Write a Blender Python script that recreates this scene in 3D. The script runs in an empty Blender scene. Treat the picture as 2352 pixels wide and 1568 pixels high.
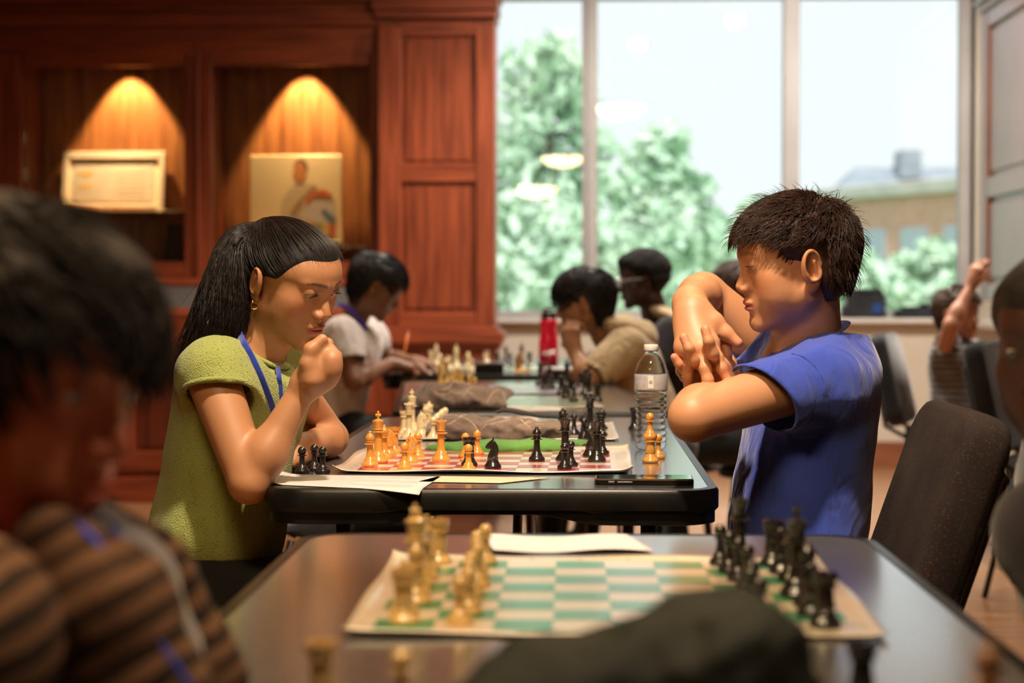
import bpy, math, random
import numpy as np
from mathutils import Vector, Matrix, Euler
D = bpy.data
SC = bpy.context.scene
COL = SC.collection
random.seed(7); RNG = np.random.RandomState(7)

# ------------------------------------------------------------------ camera
FPX = 4290.0; CX, CY = 1176.0, 784.0
CAMH = 1.06
cam = D.cameras.new('camera'); camo = D.objects.new('camera', cam); COL.objects.link(camo)
camo.location = (0, 0, CAMH)
camo.rotation_euler = (math.pi/2 - math.atan(110/FPX), 0, math.atan(153/FPX))
cam.sensor_width = 36; cam.lens = 36*FPX/2352
cam.clip_start = 0.05; cam.clip_end = 500
cam.dof.use_dof = True; cam.dof.focus_distance = 3.32; cam.dof.aperture_fstop = 3.6
SC.camera = camo

# ------------------------------------------------------------------ world, daylight
w = D.worlds.new('sky'); SC.world = w; w.use_nodes = True
nt = w.node_tree; bg = nt.nodes['Background']
tc = nt.nodes.new('ShaderNodeTexCoord'); sep = nt.nodes.new('ShaderNodeSeparateXYZ')
ramp = nt.nodes.new('ShaderNodeValToRGB')
ramp.color_ramp.elements[0].position = 0.0; ramp.color_ramp.elements[0].color = (0.84, 0.88, 0.90, 1)
ramp.color_ramp.elements[1].position = 0.6; ramp.color_ramp.elements[1].color = (0.79, 0.85, 0.91, 1)
nt.links.new(tc.outputs['Generated'], sep.inputs[0]); nt.links.new(sep.outputs['Z'], ramp.inputs[0])
nt.links.new(ramp.outputs[0], bg.inputs[0]); bg.inputs[1].default_value = 1.32
sun = D.lights.new('sun', 'SUN'); suno = D.objects.new('sun', sun); COL.objects.link(suno)
sun.energy = 4.0; sun.angle = math.radians(3); sun.color = (1, .97, .92)
suno.rotation_euler = (math.radians(38), math.radians(12), math.radians(0)); suno.location = (0, 20, 20)
SC.view_settings.view_transform = 'Standard'; SC.view_settings.look = 'None'
SC.view_settings.gamma = 1; SC.view_settings.use_curve_mapping = False
SC.view_settings.exposure = 0.0
SC.cycles.use_denoising = True
SC.cycles.max_bounces = 8; SC.cycles.transparent_max_bounces = 12
SC.cycles.sample_clamp_indirect = 6.0
SC.cycles.caustics_reflective = False; SC.cycles.caustics_refractive = False

# ceiling downlights that light the room (fixtures are built with the ceiling)
DOWNLIGHTS = [(0.0, 2.2, 480, 62, 27), (-0.1, 4.9, 120, 80), (-1.9, 7.6, 125, 110), (-.3, 8.6, 140, 110), (1.2, 8.7, 520, 140, 28), (.5, 7.4, 150, 130, 30), (2.6, 7.6, 130, 110), (-2.8, 5.4, 50, 90), (.2, 6.8, 90, 80), (-.1, .5, 75, 100), (1.7, 1.75, 110, 24, -8, 43)]  # last spot added to brighten the foreground boy, a wall wash for the mullions
def downlight(x, y, e, size=80, tilt=0, roll=0):
    l = D.lights.new('downlight_beam', 'SPOT'); o = D.objects.new('downlight_beam', l); COL.objects.link(o)
    o.location = (x, y, 3.16); o.rotation_euler = (math.radians(tilt), math.radians(roll), 0); l.energy = e; l.spot_size = math.radians(size); l.spot_blend = .5
    l.shadow_soft_size = .06; l.color = (1.0, .80, .60) if y < 6 or x < -1 else (1.0, .90, .78)
    return o
for _d in DOWNLIGHTS: downlight(*_d)

# ------------------------------------------------------------------ pixel to world helpers
_M = camo.rotation_euler.to_matrix()
def ray(px, py):
    return _M @ Vector(((px-CX)/FPX, -(py-CY)/FPX, -1.0))
def at(px, py, Y):
    r = ray(px, py); t = Y/r.y
    return Vector((r.x*t, Y, CAMH + r.z*t))
def onz(px, py, z=0.74):
    r = ray(px, py); t = (z-CAMH)/r.z
    return Vector((r.x*t, r.y*t, z))

# ------------------------------------------------------------------ materials
def mat(name, base=(.5,.5,.5), rough=.5, metal=0, spec=.5, **kw):
    m = D.materials.new(name); m.use_nodes = True
    b = m.node_tree.nodes['Principled BSDF']
    b.inputs['Base Color'].default_value = (*base, 1); b.inputs['Roughness'].default_value = rough
    b.inputs['Metallic'].default_value = metal; b.inputs['Specular IOR Level'].default_value = spec
    for k, v in kw.items(): b.inputs[k.replace('_', ' ')].default_value = v
    return m
def N(m, typ, **kw):
    n = m.node_tree.nodes.new(typ)
    for k, v in kw.items(): setattr(n, k, v)
    return n
def L(m, a, b): m.node_tree.links.new(a, b)
def PB(m): return m.node_tree.nodes['Principled BSDF']
def noise_color(m, c1, c2, scale=(5,5,5), detail=4, nscale=1.0, bump=0.0, bdist=.002, rough=None, lo=.35, hi=.65):
    tcn = N(m, 'ShaderNodeTexCoord'); mp = N(m, 'ShaderNodeMapping'); mp.inputs['Scale'].default_value = scale
    no = N(m, 'ShaderNodeTexNoise'); no.inputs['Scale'].default_value = nscale; no.inputs['Detail'].default_value = detail
    L(m, tcn.outputs['Object'], mp.inputs[0]); L(m, mp.outputs[0], no.inputs[0])
    r = N(m, 'ShaderNodeValToRGB'); r.color_ramp.elements[0].position = lo; r.color_ramp.elements[1].position = hi
    r.color_ramp.elements[0].color = (*c1, 1); r.color_ramp.elements[1].color = (*c2, 1)
    L(m, no.outputs[0], r.inputs[0]); L(m, r.outputs[0], PB(m).inputs['Base Color'])
    if bump:
        bn = N(m, 'ShaderNodeBump'); bn.inputs['Strength'].default_value = bump; bn.inputs['Distance'].default_value = bdist
        L(m, no.outputs[0], bn.inputs['Height']); L(m, bn.outputs[0], PB(m).inputs['Normal'])
    return m
def cloth_mat(name, c1, c2, weave=900, bump=.5, rough=.9, sheen=.3, wrinkle=0.0):
    m = mat(name, c1, rough, spec=.2); PB(m).inputs['Sheen Weight'].default_value = sheen
    PB(m).inputs['Sheen Roughness'].default_value = .5
    noise_color(m, c1, c2, (1,1,1), 5, 9.0)
    tcn = N(m, 'ShaderNodeTexCoord'); no = N(m, 'ShaderNodeTexNoise'); no.inputs['Scale'].default_value = weave
    L(m, tcn.outputs['Object'], no.inputs[0])
    bn = N(m, 'ShaderNodeBump'); bn.inputs['Strength'].default_value = bump; bn.inputs['Distance'].default_value = .001
    L(m, no.outputs[0], bn.inputs['Height']); L(m, bn.outputs[0], PB(m).inputs['Normal'])
    if wrinkle:
        mp = N(m, 'ShaderNodeMapping'); mp.inputs['Scale'].default_value = (1,1,.45); mp.inputs['Rotation'].default_value = (0,.5,.4); L(m, tcn.outputs['Object'], mp.inputs[0])
        n3 = N(m, 'ShaderNodeTexNoise'); n3.inputs['Scale'].default_value = 16; n3.inputs['Detail'].default_value = 2; n3.inputs['Distortion'].default_value = 1.2; L(m, mp.outputs[0], n3.inputs[0])
        b3 = N(m, 'ShaderNodeBump'); b3.inputs['Strength'].default_value = 1; b3.inputs['Distance'].default_value = wrinkle
        L(m, n3.outputs[0], b3.inputs['Height']); L(m, b3.outputs[0], bn.inputs['Normal'])
    return m

# ------------------------------------------------------------------ object helpers
def mesh_np(name, V, F, smooth=True, cols=None):
    me = D.meshes.new(name); V = np.asarray(V, np.float32)
    if isinstance(F, np.ndarray) and F.ndim == 2:
        k = F.shape[1]; n = len(F); flat = F.astype(np.int32).ravel()
        starts = np.arange(0, n*k, k, dtype=np.int32); tot = np.full(n, k, np.int32)
    else:
        flat = np.array([i for f in F for i in f], np.int32); tot = np.array([len(f) for f in F], np.int32)
        starts = np.concatenate([[0], np.cumsum(tot)[:-1]]).astype(np.int32); n = len(F)
    me.vertices.add(len(V)); me.vertices.foreach_set('co', V.ravel())
    me.loops.add(len(flat)); me.loops.foreach_set('vertex_index', flat)
    me.polygons.add(n); me.polygons.foreach_set('loop_start', starts); me.polygons.foreach_set('loop_total', tot)
    me.polygons.foreach_set('use_smooth', np.full(n, smooth))
    me.update(calc_edges=True)
    if cols is not None:
        a = me.color_attributes.new('Col', 'FLOAT_COLOR', 'POINT')
        c = np.ones((len(V), 4), np.float32); c[:, :3] = cols; a.data.foreach_set('color', c.ravel())
    return me
def link(name, me, m=None, parent=None, loc=None, rz=None):
    if m is not None and len(me.materials) == 0: me.materials.append(m)
    o = D.objects.new(name, me); COL.objects.link(o)
    if parent is not None: o.parent = parent
    if loc is not None: o.location = loc
    if rz is not None: o.rotation_euler = (0, 0, rz)
    return o
def tag(o, label=None, cat=None, group=None, kind=None):
    if label: o['label'] = label
    if cat: o['category'] = cat
    if group: o['group'] = group
    if kind: o['kind'] = kind
    return o
def empty(name, loc=(0,0,0), rz=0, label=None, cat=None, group=None, kind=None):
    o = D.objects.new(name, None); COL.objects.link(o); o.location = loc; o.rotation_euler = (0,0,rz)
    o.empty_display_size = .05
    return tag(o, label, cat, group, kind)
class MB:
    """collects simple solids into one mesh"""
    def __init__(s): s.V = []; s.F = []; s.s = []
    def add(s, V, F, smooth=False):
        b = len(s.V); s.V += [tuple(v) for v in V]; s.F += [tuple(i+b for i in f) for f in F]; s.s += [smooth]*len(F)
        return s
    def box(s, x0, x1, y0, y1, z0, z1, bev=0.0):
        if bev <= 0:
            V = [(x,y,z) for z in (z0,z1) for y in (y0,y1) for x in (x0,x1)]
            F = [(0,2,3,1),(4,5,7,6),(0,1,5,4),(2,6,7,3),(0,4,6,2),(1,3,7,5)]
            return s.add(V, F)
        b = bev; V = []; idx = {}
        for a, (sx, xx) in enumerate(((1,x0),(-1,x1))):
            for c, (sy, yy) in enumerate(((1,y0),(-1,y1))):
                for d, (sz, zz) in enumerate(((1,z0),(-1,z1))):
                    for k in range(3):
                        p = [xx+sx*b, yy+sy*b, zz+sz*b]; p[k] = (xx,yy,zz)[k]
                        idx[(a,c,d,k)] = len(V); V.append(tuple(p))
        F = []
        I = lambda a,c,d,k: idx[(a,c,d,k)]
        F += [tuple(I(a,c,d,0) for c,d in ((0,0),(0,1),(1,1),(1,0))) for a in (0,1)]
        F += [tuple(I(a,c,d,1) for a,d in ((0,0),(0,1),(1,1),(1,0))) for c in (0,1)]
        F += [tuple(I(a,c,d,2) for a,c in ((0,0),(0,1),(1,1),(1,0))) for d in (0,1)]
        for c in (0,1):
            for d in (0,1): F.append((I(0,c,d,1),I(0,c,d,2),I(1,c,d,2),I(1,c,d,1)))
        for a in (0,1):
            for d in (0,1): F.append((I(a,0,d,0),I(a,0,d,2),I(a,1,d,2),I(a,1,d,0)))
        for a in (0,1):
            for c in (0,1): F.append((I(a,c,0,0),I(a,c,0,1),I(a,c,1,1),I(a,c,1,0)))
        for a in (0,1):
            for c in (0,1):
                for d in (0,1): F.append((I(a,c,d,0),I(a,c,d,1),I(a,c,d,2)))
        return s.add(V, F)
    def prism(s, pts, axis, a0, a1, smooth=False):
        """pts: 2D outline; axis 0/1/2 = extrude direction"""
        n = len(pts); V = []
        for a in (a0, a1):
            for (u, v) in pts:
                V.append((a,u,v) if axis == 0 else (u,a,v) if axis == 1 else (u,v,a))
        F = [(i, (i+1)%n, n+(i+1)%n, n+i) for i in range(n)] + [tuple(range(n)), tuple(range(2*n-1, n-1, -1))]
        return s.add(V, F, smooth)
    def tube(s, pts, r, n=8, cap=True, flat=1.0, up0=None):
        pts = [Vector(p) for p in pts]; rr = r if isinstance(r, (list, tuple)) else [r]*len(pts)
        V = []; up = Vector(up0) if up0 is not None else None
        for i, p in enumerate(pts):
            t = (pts[min(i+1, len(pts)-1)] - pts[max(i-1, 0)]).normalized()
            if up is None:
                up = t.orthogonal().normalized() if abs(t.z) > .9 else Vector((0,0,1))
            side = t.cross(up); side = side.normalized() if side.length > 1e-6 else t.orthogonal().normalized()
            up = side.cross(t).normalized()
            for k in range(n):
                a = 2*math.pi*k/n
                V.append(p + side*math.cos(a)*rr[i] + up*math.sin(a)*rr[i]*flat)
        F = [(i*n+k, i*n+(k+1)%n, (i+1)*n+(k+1)%n, (i+1)*n+k) for i in range(len(pts)-1) for k in range(n)]
        if cap: F += [tuple(range(n-1,-1,-1)), tuple(range((len(pts)-1)*n, len(pts)*n))]
        return s.add(V, F, True)
    def lathe(s, prof, n=24, c=(0,0,0), sq=1.0):
        V = []; F = []; m = len(prof)
        for (r, z) in prof:
            for k in range(n):
                a = 2*math.pi*k/n; V.append((c[0]+r*math.cos(a), c[1]+r*math.sin(a)*sq, c[2]+z))
        for i in range(m-1):
            for k in range(n): F.append((i*n+k, i*n+(k+1)%n, (i+1)*n+(k+1)%n, (i+1)*n+k))
        if prof[0][0] > 1e-5: F.append(tuple(range(n-1,-1,-1)))
        if prof[-1][0] > 1e-5: F.append(tuple(range((m-1)*n, m*n)))
        return s.add(V, F, True)
    def mesh(s, name):
        me = mesh_np(name, np.array(s.V), s.F, False)
        me.polygons.foreach_set('use_smooth', s.s)
        return me
    def build(s, name, m=None, parent=None, loc=None, rz=None, kind=None):
        import bmesh
        me = s.mesh(name)
        bm = bmesh.new(); bm.from_mesh(me); bmesh.ops.recalc_face_normals(bm, faces=bm.faces)
        bm.to_mesh(me); bm.free()
        o = link(name, me, m, parent, loc, rz)
        if kind: o['kind'] = kind
        return o
def copy_tree(o, parent=None):
    c = o.copy(); COL.objects.link(c); c.parent = parent
    for ch in list(o.children): copy_tree(ch, c)
    return c
def sstep(a, b, x):
    t = np.clip((x-a)/(b-a), 0, 1); return t*t*(3-2*t)
def auto_smooth(o, ang=35):
    me = o.data
    me.set_sharp_from_angle(angle=math.radians(ang)); me.polygons.foreach_set('use_smooth', [True]*len(me.polygons))
    return o
def ordinal(i): return ['first','second','third','fourth','fifth','sixth','seventh','eighth','ninth','tenth','eleventh','twelfth'][i]
# ------------------------------------------------------------------ signed distance sculpting
def V3(*a): return np.array(a, np.float32)
def ell(P, c, r, R=None):
    q = P - np.asarray(c, np.float32)
    if R is not None: q = q @ R
    r = np.asarray(r, np.float32)
    a = q/r; k0 = np.sqrt((a*a).sum(1))+1e-9; b = a/r; k1 = np.sqrt((b*b).sum(1))+1e-9
    return k0*(k0-1)/k1
def cap(P, a, b, ra, rb):
    a = np.asarray(a, np.float32); b = np.asarray(b, np.float32); ab = b-a
    q = P-a; t = np.clip(q@ab/max(float(ab@ab), 1e-12), 0, 1)
    d = q - t[:, None]*ab
    return np.sqrt((d*d).sum(1)) - (ra + (rb-ra)*t)
def smin(a, b, k):
    h = np.maximum(k-np.abs(a-b), 0)/k
    return np.minimum(a, b) - h*h*k*.25
def smax(a, b, k): return -smin(-a, -b, k)
def chain(P, pts, rad, k=.01):
    f = None
    for i in range(len(pts)-1):
        g = cap(P, pts[i], pts[i+1], rad[i], rad[i+1])
        f = g if f is None else smin(f, g, k)
    return f
def group(P, c, R, fn):
    """evaluate fn only inside the sphere (c,R)"""
    d = np.sqrt(((P-np.asarray(c, np.float32))**2).sum(1)) - R
    out = np.maximum(d, 0) + .03
    m = d < 0
    if m.any(): out[m] = fn(P[m])
    return out.astype(np.float32)
def rotm(e):
    """columns are the local axes"""
    return np.array(Euler(e).to_matrix(), np.float32)
def frame(fwd, up=(0,0,1)):
    """3x3 whose columns are right, forward, up"""
    f = Vector(fwd).normalized(); u = Vector(up); r = f.cross(u).normalized(); u = r.cross(f).normalized()
    return np.array([[r.x,f.x,u.x],[r.y,f.y,u.y],[r.z,f.z,u.z]], np.float32)
def fnoise(P, s, seed=0):
    rs = np.random.RandomState(seed); o = np.zeros(len(P), np.float32)
    for i in range(5):
        d = rs.normal(size=3).astype(np.float32); d /= np.linalg.norm(d)
        o += np.sin(P@d*s*(1+.5*i) + rs.rand()*6.28 + 1.5*np.sin(P@np.roll(d,1)*s*.7))/(1+.5*i)
    return o/2.2
def sdf_mesh(f, lo, hi, h, slack=1.6, n=8):
    lo = np.asarray(lo, np.float32); hi = np.asarray(hi, np.float32)
    bs = n*h; nb = np.ceil((hi-lo)/bs).astype(int)
    g = np.stack(np.meshgrid(*[np.arange(k) for k in nb], indexing='ij'), -1).reshape(-1, 3)
    cen = (lo + (g+.5)*bs).astype(np.float32)
    fc = np.concatenate([f(cen[i:i+200000]) for i in range(0, len(cen), 200000)])
    act = g[np.abs(fc) < bs*.87*slack]
    ax = np.arange(n+1); cc = np.stack(np.meshgrid(ax, ax, ax, indexing='ij'), -1).reshape(-1, 3)
    NX, NY, NZ = [int(k)*n+2 for k in nb]
    def gid(i, j, k): return (i.astype(np.int64)*NY + j)*NZ + k
    verts = []; ids = []; quads = []
    CH = 600
    for s in range(0, len(act), CH):
        a = act[s:s+CH]; gi = a[:, None, :]*n + cc[None]
        P = (lo + gi.reshape(-1, 3)*h).astype(np.float32)
        Dv = f(P).reshape(len(a), n+1, n+1, n+1)
        ins = Dv < 0
        sub = [(x,y,z) for x in (0,1) for y in (0,1) for z in (0,1)]
        cnt = sum(ins[:, x:n+x, y:n+y, z:n+z].astype(np.int8) for x,y,z in sub)
        b, i, j, k = np.nonzero((cnt > 0) & (cnt < 8))
        if len(b) == 0: continue
        acc = np.zeros((len(b), 3), np.float32); nn = np.zeros(len(b), np.float32)
        for (x,y,z) in sub:
            for ax_ in range(3):
                if (x,y,z)[ax_]: continue
                x2,y2,z2 = x+(ax_==0), y+(ax_==1), z+(ax_==2)
                d0 = Dv[b, i+x, j+y, k+z]; d1 = Dv[b, i+x2, j+y2, k+z2]
                cr = (d0 < 0) != (d1 < 0); t = np.where(cr, d0/np.where(cr, d0-d1, 1), 0)
                p = np.stack([np.full(len(b), x), np.full(len(b), y), np.full(len(b), z)], 1).astype(np.float32)
                p[:, ax_] += t; acc += p*cr[:, None]; nn += cr
        G = a[b]*n + np.stack([i,j,k], 1)
        verts.append(lo + (G + acc/nn[:, None])*h); ids.append(gid(G[:,0], G[:,1], G[:,2]))
        for ax_ in range(3):
            sl2 = [slice(0,n)]*3; sl2[ax_] = slice(1, n+1)
            i0 = ins[:, :n, :n, :n]; i1 = ins[(slice(None),)+tuple(sl2)]
            b, i, j, k = np.nonzero(i0 != i1)
            if len(b) == 0: continue
            G = a[b]*n + np.stack([i,j,k], 1); flip = i0[b,i,j,k]
            u = [0,0,0]; v = [0,0,0]; u[(ax_+1)%3] = 1; v[(ax_+2)%3] = 1
            c = [G, G-u, G-np.array(u)-v, G-v]
            q = np.stack([gid(e[:,0], e[:,1], e[:,2]) for e in c], 1)
            q[flip] = q[flip]; q[~flip] = q[~flip][:, ::-1]
            quads.append(q)
    Vv = np.concatenate(verts); I = np.concatenate(ids); Q = np.concatenate(quads)
    o = np.argsort(I); Is = I[o]
    pos = np.searchsorted(Is, Q).clip(0, len(Is)-1)
    ok = (Is[pos] == Q).all(1)
    return Vv.astype(np.float32), o[pos[ok]]
def sdf_obj(name, f, lo, hi, h, m=None, parent=None, color=None, origin=(0,0,0), smooth_it=0):
    V, F = sdf_mesh(f, lo, hi, h)
    cols = color(V) if color is not None else None
    origin = np.asarray(origin, np.float32)
    me = mesh_np(name, V-origin, F, True, cols)
    return link(name, me, m, parent)
def grad(f, P, e=.002):
    g = np.stack([f(P+np.eye(3, dtype=np.float32)[i]*e) - f(P-np.eye(3, dtype=np.float32)[i]*e) for i in range(3)], 1)
    return g/(np.linalg.norm(g, axis=1, keepdims=True)+1e-9)
def strands_mesh(paths, rad, nseg=3, taper=True, root=.8):
    """paths (N,K,3): thin hair locks as little tubes, one joined mesh"""
    Np, K, _ = paths.shape
    t = np.gradient(paths, axis=1); t /= np.linalg.norm(t, axis=2, keepdims=True)+1e-9
    ref = np.broadcast_to(np.array([.3,.5,.81]), t.shape)
    s = np.cross(t, ref); s /= np.linalg.norm(s, axis=2, keepdims=True)+1e-9; u = np.cross(s, t)
    r = np.full((Np, K), 1.0)*(rad if np.ndim(rad) == 0 else np.asarray(rad)[:, None])
    if taper: r = r*np.concatenate([np.linspace(root,1,K//2), np.linspace(1,.12,K-K//2)])[None]
    V = np.stack([paths + (s*math.cos(a)+u*math.sin(a))*r[..., None] for a in np.linspace(0, 2*math.pi, nseg, endpoint=False)], 2)
    base = (np.arange(Np)[:, None]*K + np.arange(K-1)[None])*nseg
    F = []
    for k in range(nseg):
        k2 = (k+1) % nseg
        F.append(np.stack([base+k, base+k2, base+nseg+k2, base+nseg+k], -1).reshape(-1, 4))
    return V.reshape(-1, 3), np.concatenate(F)
# ------------------------------------------------------------------ room materials
def wood_mat(name, c1, c2, axis='z', rough=.35, grain=1.0, coat=.2):
    m = mat(name, c1, rough, spec=.5, Coat_Weight=coat, Coat_Roughness=.25)
    sc = {'z': (14,14,1.1), 'x': (1.1,14,14), 'y': (14,1.1,14)}[axis]
    noise_color(m, c1, c2, tuple(v*grain for v in sc), 6, 2.2, bump=.06, bdist=.002, lo=.3, hi=.7)
    return m
M_MAH = wood_mat('mahogany', (.12,.019,.007), (.29,.058,.018), 'z')
M_MAHX = wood_mat('mahogany_across', (.12,.019,.007), (.29,.058,.018), 'x')
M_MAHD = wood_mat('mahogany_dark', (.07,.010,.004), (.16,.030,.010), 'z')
M_NICHE = wood_mat('niche_wood', (.20,.065,.022), (.42,.17,.06), 'z', .5)
M_COLW = wood_mat('column_wood', (.13,.050,.032), (.24,.10,.065), 'z', .30, coat=.5)
M_WALL = noise_color(mat('beige_paint', (.6,.5,.38), .7), (.60,.53,.43), (.64,.57,.47), (1,1,1), 3, 2.0)
M_WALLD = noise_color(mat('brown_paint', (.2,.13,.09), .8), (.20,.13,.09), (.24,.16,.11), (1,1,1), 3, 2.0)
M_CEIL = noise_color(mat('ceiling_paint', (.5,.45,.4), .9), (.42,.36,.30), (.46,.40,.33), (1,1,1), 3, 3.0)
M_ALU = noise_color(mat('window_frame_paint', (.62,.58,.55), .45), (.42,.40,.39), (.48,.46,.45), (1,1,1), 2, 4)
M_SILL = noise_color(mat('sill_white', (.75,.72,.68), .25, Coat_Weight=.4), (.72,.69,.65), (.78,.75,.71), (1,1,1), 2, 4)
M_BASEB = wood_mat('baseboard_wood', (.20,.065,.03), (.30,.11,.05), 'x')
M_BLACK = mat('black_plastic', (.012,.010,.010), .30, spec=.3); noise_color(M_BLACK, (.005,.0045,.004), (.009,.008,.007), (1,1,1), 4, 30, .05, .0005)
M_GLASS = D.materials.new('window_glass'); M_GLASS.use_nodes = True
_nt = M_GLASS.node_tree; _nt.nodes.remove(_nt.nodes['Principled BSDF'])
_t = _nt.nodes.new('ShaderNodeBsdfTransparent'); _g = _nt.nodes.new('ShaderNodeBsdfGlossy'); _f = _nt.nodes.new('ShaderNodeFresnel')
_mx = _nt.nodes.new('ShaderNodeMixShader'); _g.inputs['Roughness'].default_value = 0.0; _f.inputs['IOR'].default_value = 1.55
_t.inputs[0].default_value = (.96,.98,.97,1)
_nt.links.new(_f.outputs[0], _mx.inputs[0]); _nt.links.new(_t.outputs[0], _mx.inputs[1]); _nt.links.new(_g.outputs[0], _mx.inputs[2])
_nt.links.new(_mx.outputs[0], _nt.nodes['Material Output'].inputs[0])

def structure(o): o['kind'] = 'structure'; return o
YW = 11.5; XR = 2.39; XL = -3.5
# floor: boards run across the room; those in view are parts
M_FLOOR = wood_mat('floor_wood', (.23,.105,.045), (.42,.22,.10), 'x', .28, .6, .3)
fl = structure(MB().box(XL-.1, 4.2, -2.1, YW+.2, -.06, -.012).build('floor', M_FLOOR))
_bm = {}
def plank_mesh(Lp, W):
    k = (round(Lp, 2), W)
    if k not in _bm:
        _bm[k] = MB().box(0, Lp-.003, 0, W-.003, -.012, 0, .0012).mesh('plank'); _bm[k].materials.append(M_FLOOR)
    return _bm[k]
PW = .082; rnd = random.Random(3); rest = MB(); nparts = 0
y = -2.0; row = 0
while y < YW:
    x = XL - rnd.random()*1.1
    while x < 4.1:
        Lp = rnd.choice([.8, 1.0, 1.2, 1.5])
        vis = (y > 5.2 and x+Lp > .25 and x < 2.9) or (3.9 < y < 9.6 and x+Lp > -2.3 and x < -.9 and row % 2 == 0 and False)
        if vis and nparts < 300:
            o = D.objects.new('plank', plank_mesh(Lp, PW)); COL.objects.link(o); o.parent = fl; o.location = (x, y, 0); nparts += 1
        else: rest.box(x, x+Lp-.003, y, y+PW-.003, -.012, 0)
        x += Lp
    y += PW; row += 1
rest.build('planks', M_FLOOR, fl, kind='stuff')
structure(MB().box(XL-.1, 4.2, -2.1, YW+.2, 3.2, 3.3).build('ceiling', M_CEIL))
structure(MB().box(XL-.1, XL, -2.1, YW, 0, 3.2).build('wall_left', M_WALLD))
structure(MB().box(4.1, 4.2, -2.1, YW, 0, 3.2).build('wall_right', M_WALLD))
structure(MB().box(XL-.1, 4.2, -2.2, -2.1, 0, 3.2).build('wall_back', M_WALLD))
SILLZ = .91; HEADZ = 2.875
structure(MB().box(XL-.1, 4.2, YW, YW+.18, 0, SILLZ-.03).box(XL-.1, 4.2, YW, YW+.18, HEADZ+.02, 3.2)
          .box(XL-.1, -2.5, YW, YW+.18, SILLZ-.03, HEADZ+.02).box(XR, 4.2, YW, YW+.18, SILLZ-.03, HEADZ+.02).build('wall_far', M_WALL))
structure(MB().box(XL, XR, YW-.025, YW, 0, .155, .004).build('baseboard_far', M_BASEB))
structure(MB().box(-2.5, XR-.002, YW-.10, YW+.06, SILLZ-.03, SILLZ, .006).build('trim_1', M_SILL))
# window: frame, mullions, panes
win = structure(empty('window_1', (0, YW+.06, SILLZ)))
H = HEADZ-SILLZ
MB().box(-2.5, XR, -.03, .05, 0, .045, .004).build('bottom_rail', M_ALU, win)
MB().box(-2.5, XR, -.03, .05, H-.01, H+.05, .004).build('top_rail', M_ALU, win)
for xm in (-2.40, -1.165, .067, 1.30, XR-.02):
    MB().box(xm-.047, xm+.047, -.06, .05, .04, H, .006).box(xm-.015, xm+.015, -.075, -.055, .04, H, .003).build('mullion', M_ALU, win)
for a, b in ((-2.35,-1.21), (-1.12,.02), (.114,1.253), (1.347,XR-.07)):
    MB().box(a-.01, b+.01, .010, .016, .04, H, .0).build('pane', M_GLASS, win)

# right side: panelled timber column that faces the room, ledge and wall below
col = empty('panelled_column', (XR, 9.0, 0), 0, 'tall dark timber column with recessed panels at the right end of the window', 'column')
c0, c1 = .0, 1.95
MB().box(.03, 1.6, c0+.02, YW-9-.26, 1.02, 3.2).build('core', M_COLW, col)
for (a, b) in ((c0, c0+.14), (1.78+.30, YW-9-.24)):
    MB().box(0, .04, a, b, 1.02, 2.72, .004).build('stile', M_COLW, col)
for (z0, z1) in ((1.02,1.12), (1.62,1.74), (2.62,2.72)):
    MB().box(0.003, .04, c0+.14, 2.08, z0, z1, .004).build('rail', M_COLW, col)
for (z0, z1) in ((1.12,1.62), (1.74,2.62)):
    MB().box(.018, .035, c0+.17, 2.05, z0+.03, z1-.03, .006).build('panel', M_COLW, col)
cb = MB()
for (d, z0, z1) in ((.02,2.72,2.76), (.045,2.76,2.79), (.03,2.79,2.84), (.075,2.84,2.89), (.05,2.89,2.91)):
    cb.box(-d, .05, c0-.02, YW-9-.24, z0, z1, .004)
cb.build('cornice', M_COLW, col)
MB().box(-.01, 1.6, c0-.03, c0+.02, 1.02, 3.2, .004).build('front_board', M_MAHD, col)
structure(MB().box(XR, 4.1, 9.0, YW, 0, .86).build('wall_below_column', M_WALL))
structure(MB().box(XR-.05, 4.1, 8.96, YW-.11, .86, .90, .005).build('trim_2', M_SILL))
structure(MB().box(XR, 4.1, 9.02, YW-.11, .90, 1.02).build('trim_3', M_WALL))

# ------------------------------------------------------------------ built-in display cabinet on the left
YC = 9.8
cabn = empty('display_cabinet', (-1.6, YC, 0), 0, 'built-in mahogany display cabinet with lit niches behind the girl', 'cabinet')
cx = 1.6
def cb_(name, x0, x1, y0, y1, z0, z1, m=M_MAH, bev=.004, kind=None):
    return MB().box(x0+cx, x1+cx, y0-YC, y1-YC, z0, z1, bev).build(name, m, cabn, kind=kind)
XA, XB = -3.45, -1.045
NB, NT = 1.229, 2.256
for (x0, x1) in ((XA, -2.94), (-2.075, -1.927), (-1.09, XB)):
    cb_('stile', x0, x1, YC-.02, YC+.03, 1.12, 2.4)
MB().box(-2.008+cx, -1.994+cx, -.034, -.018, 1.13, 2.36, .003).build('moulding', M_MAH, cabn)
cb_('rail', XA, XB, YC-.022, YC+.03, NT+.06, 2.45, M_MAHX)
for (x0, x1) in ((-2.93, -2.075), (-1.927, -1.10)):
    cb_('rail', x0, x1, YC-.018, YC+.02, NT, NT+.075, M_MAHX)
    cb_('rail', x0, x1, YC-.018, YC+.03, NB-.12, NB, M_MAHX)
for (z0, z1, d) in ((2.40,2.46,.03), (2.46,2.53,.06), (2.53,2.58,.045), (2.58,2.66,.10), (2.66,3.2,.06)):
    cb_('cornice', XA, XB, YC-d, YC+.03, z0, z1, M_MAHX)
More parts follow.
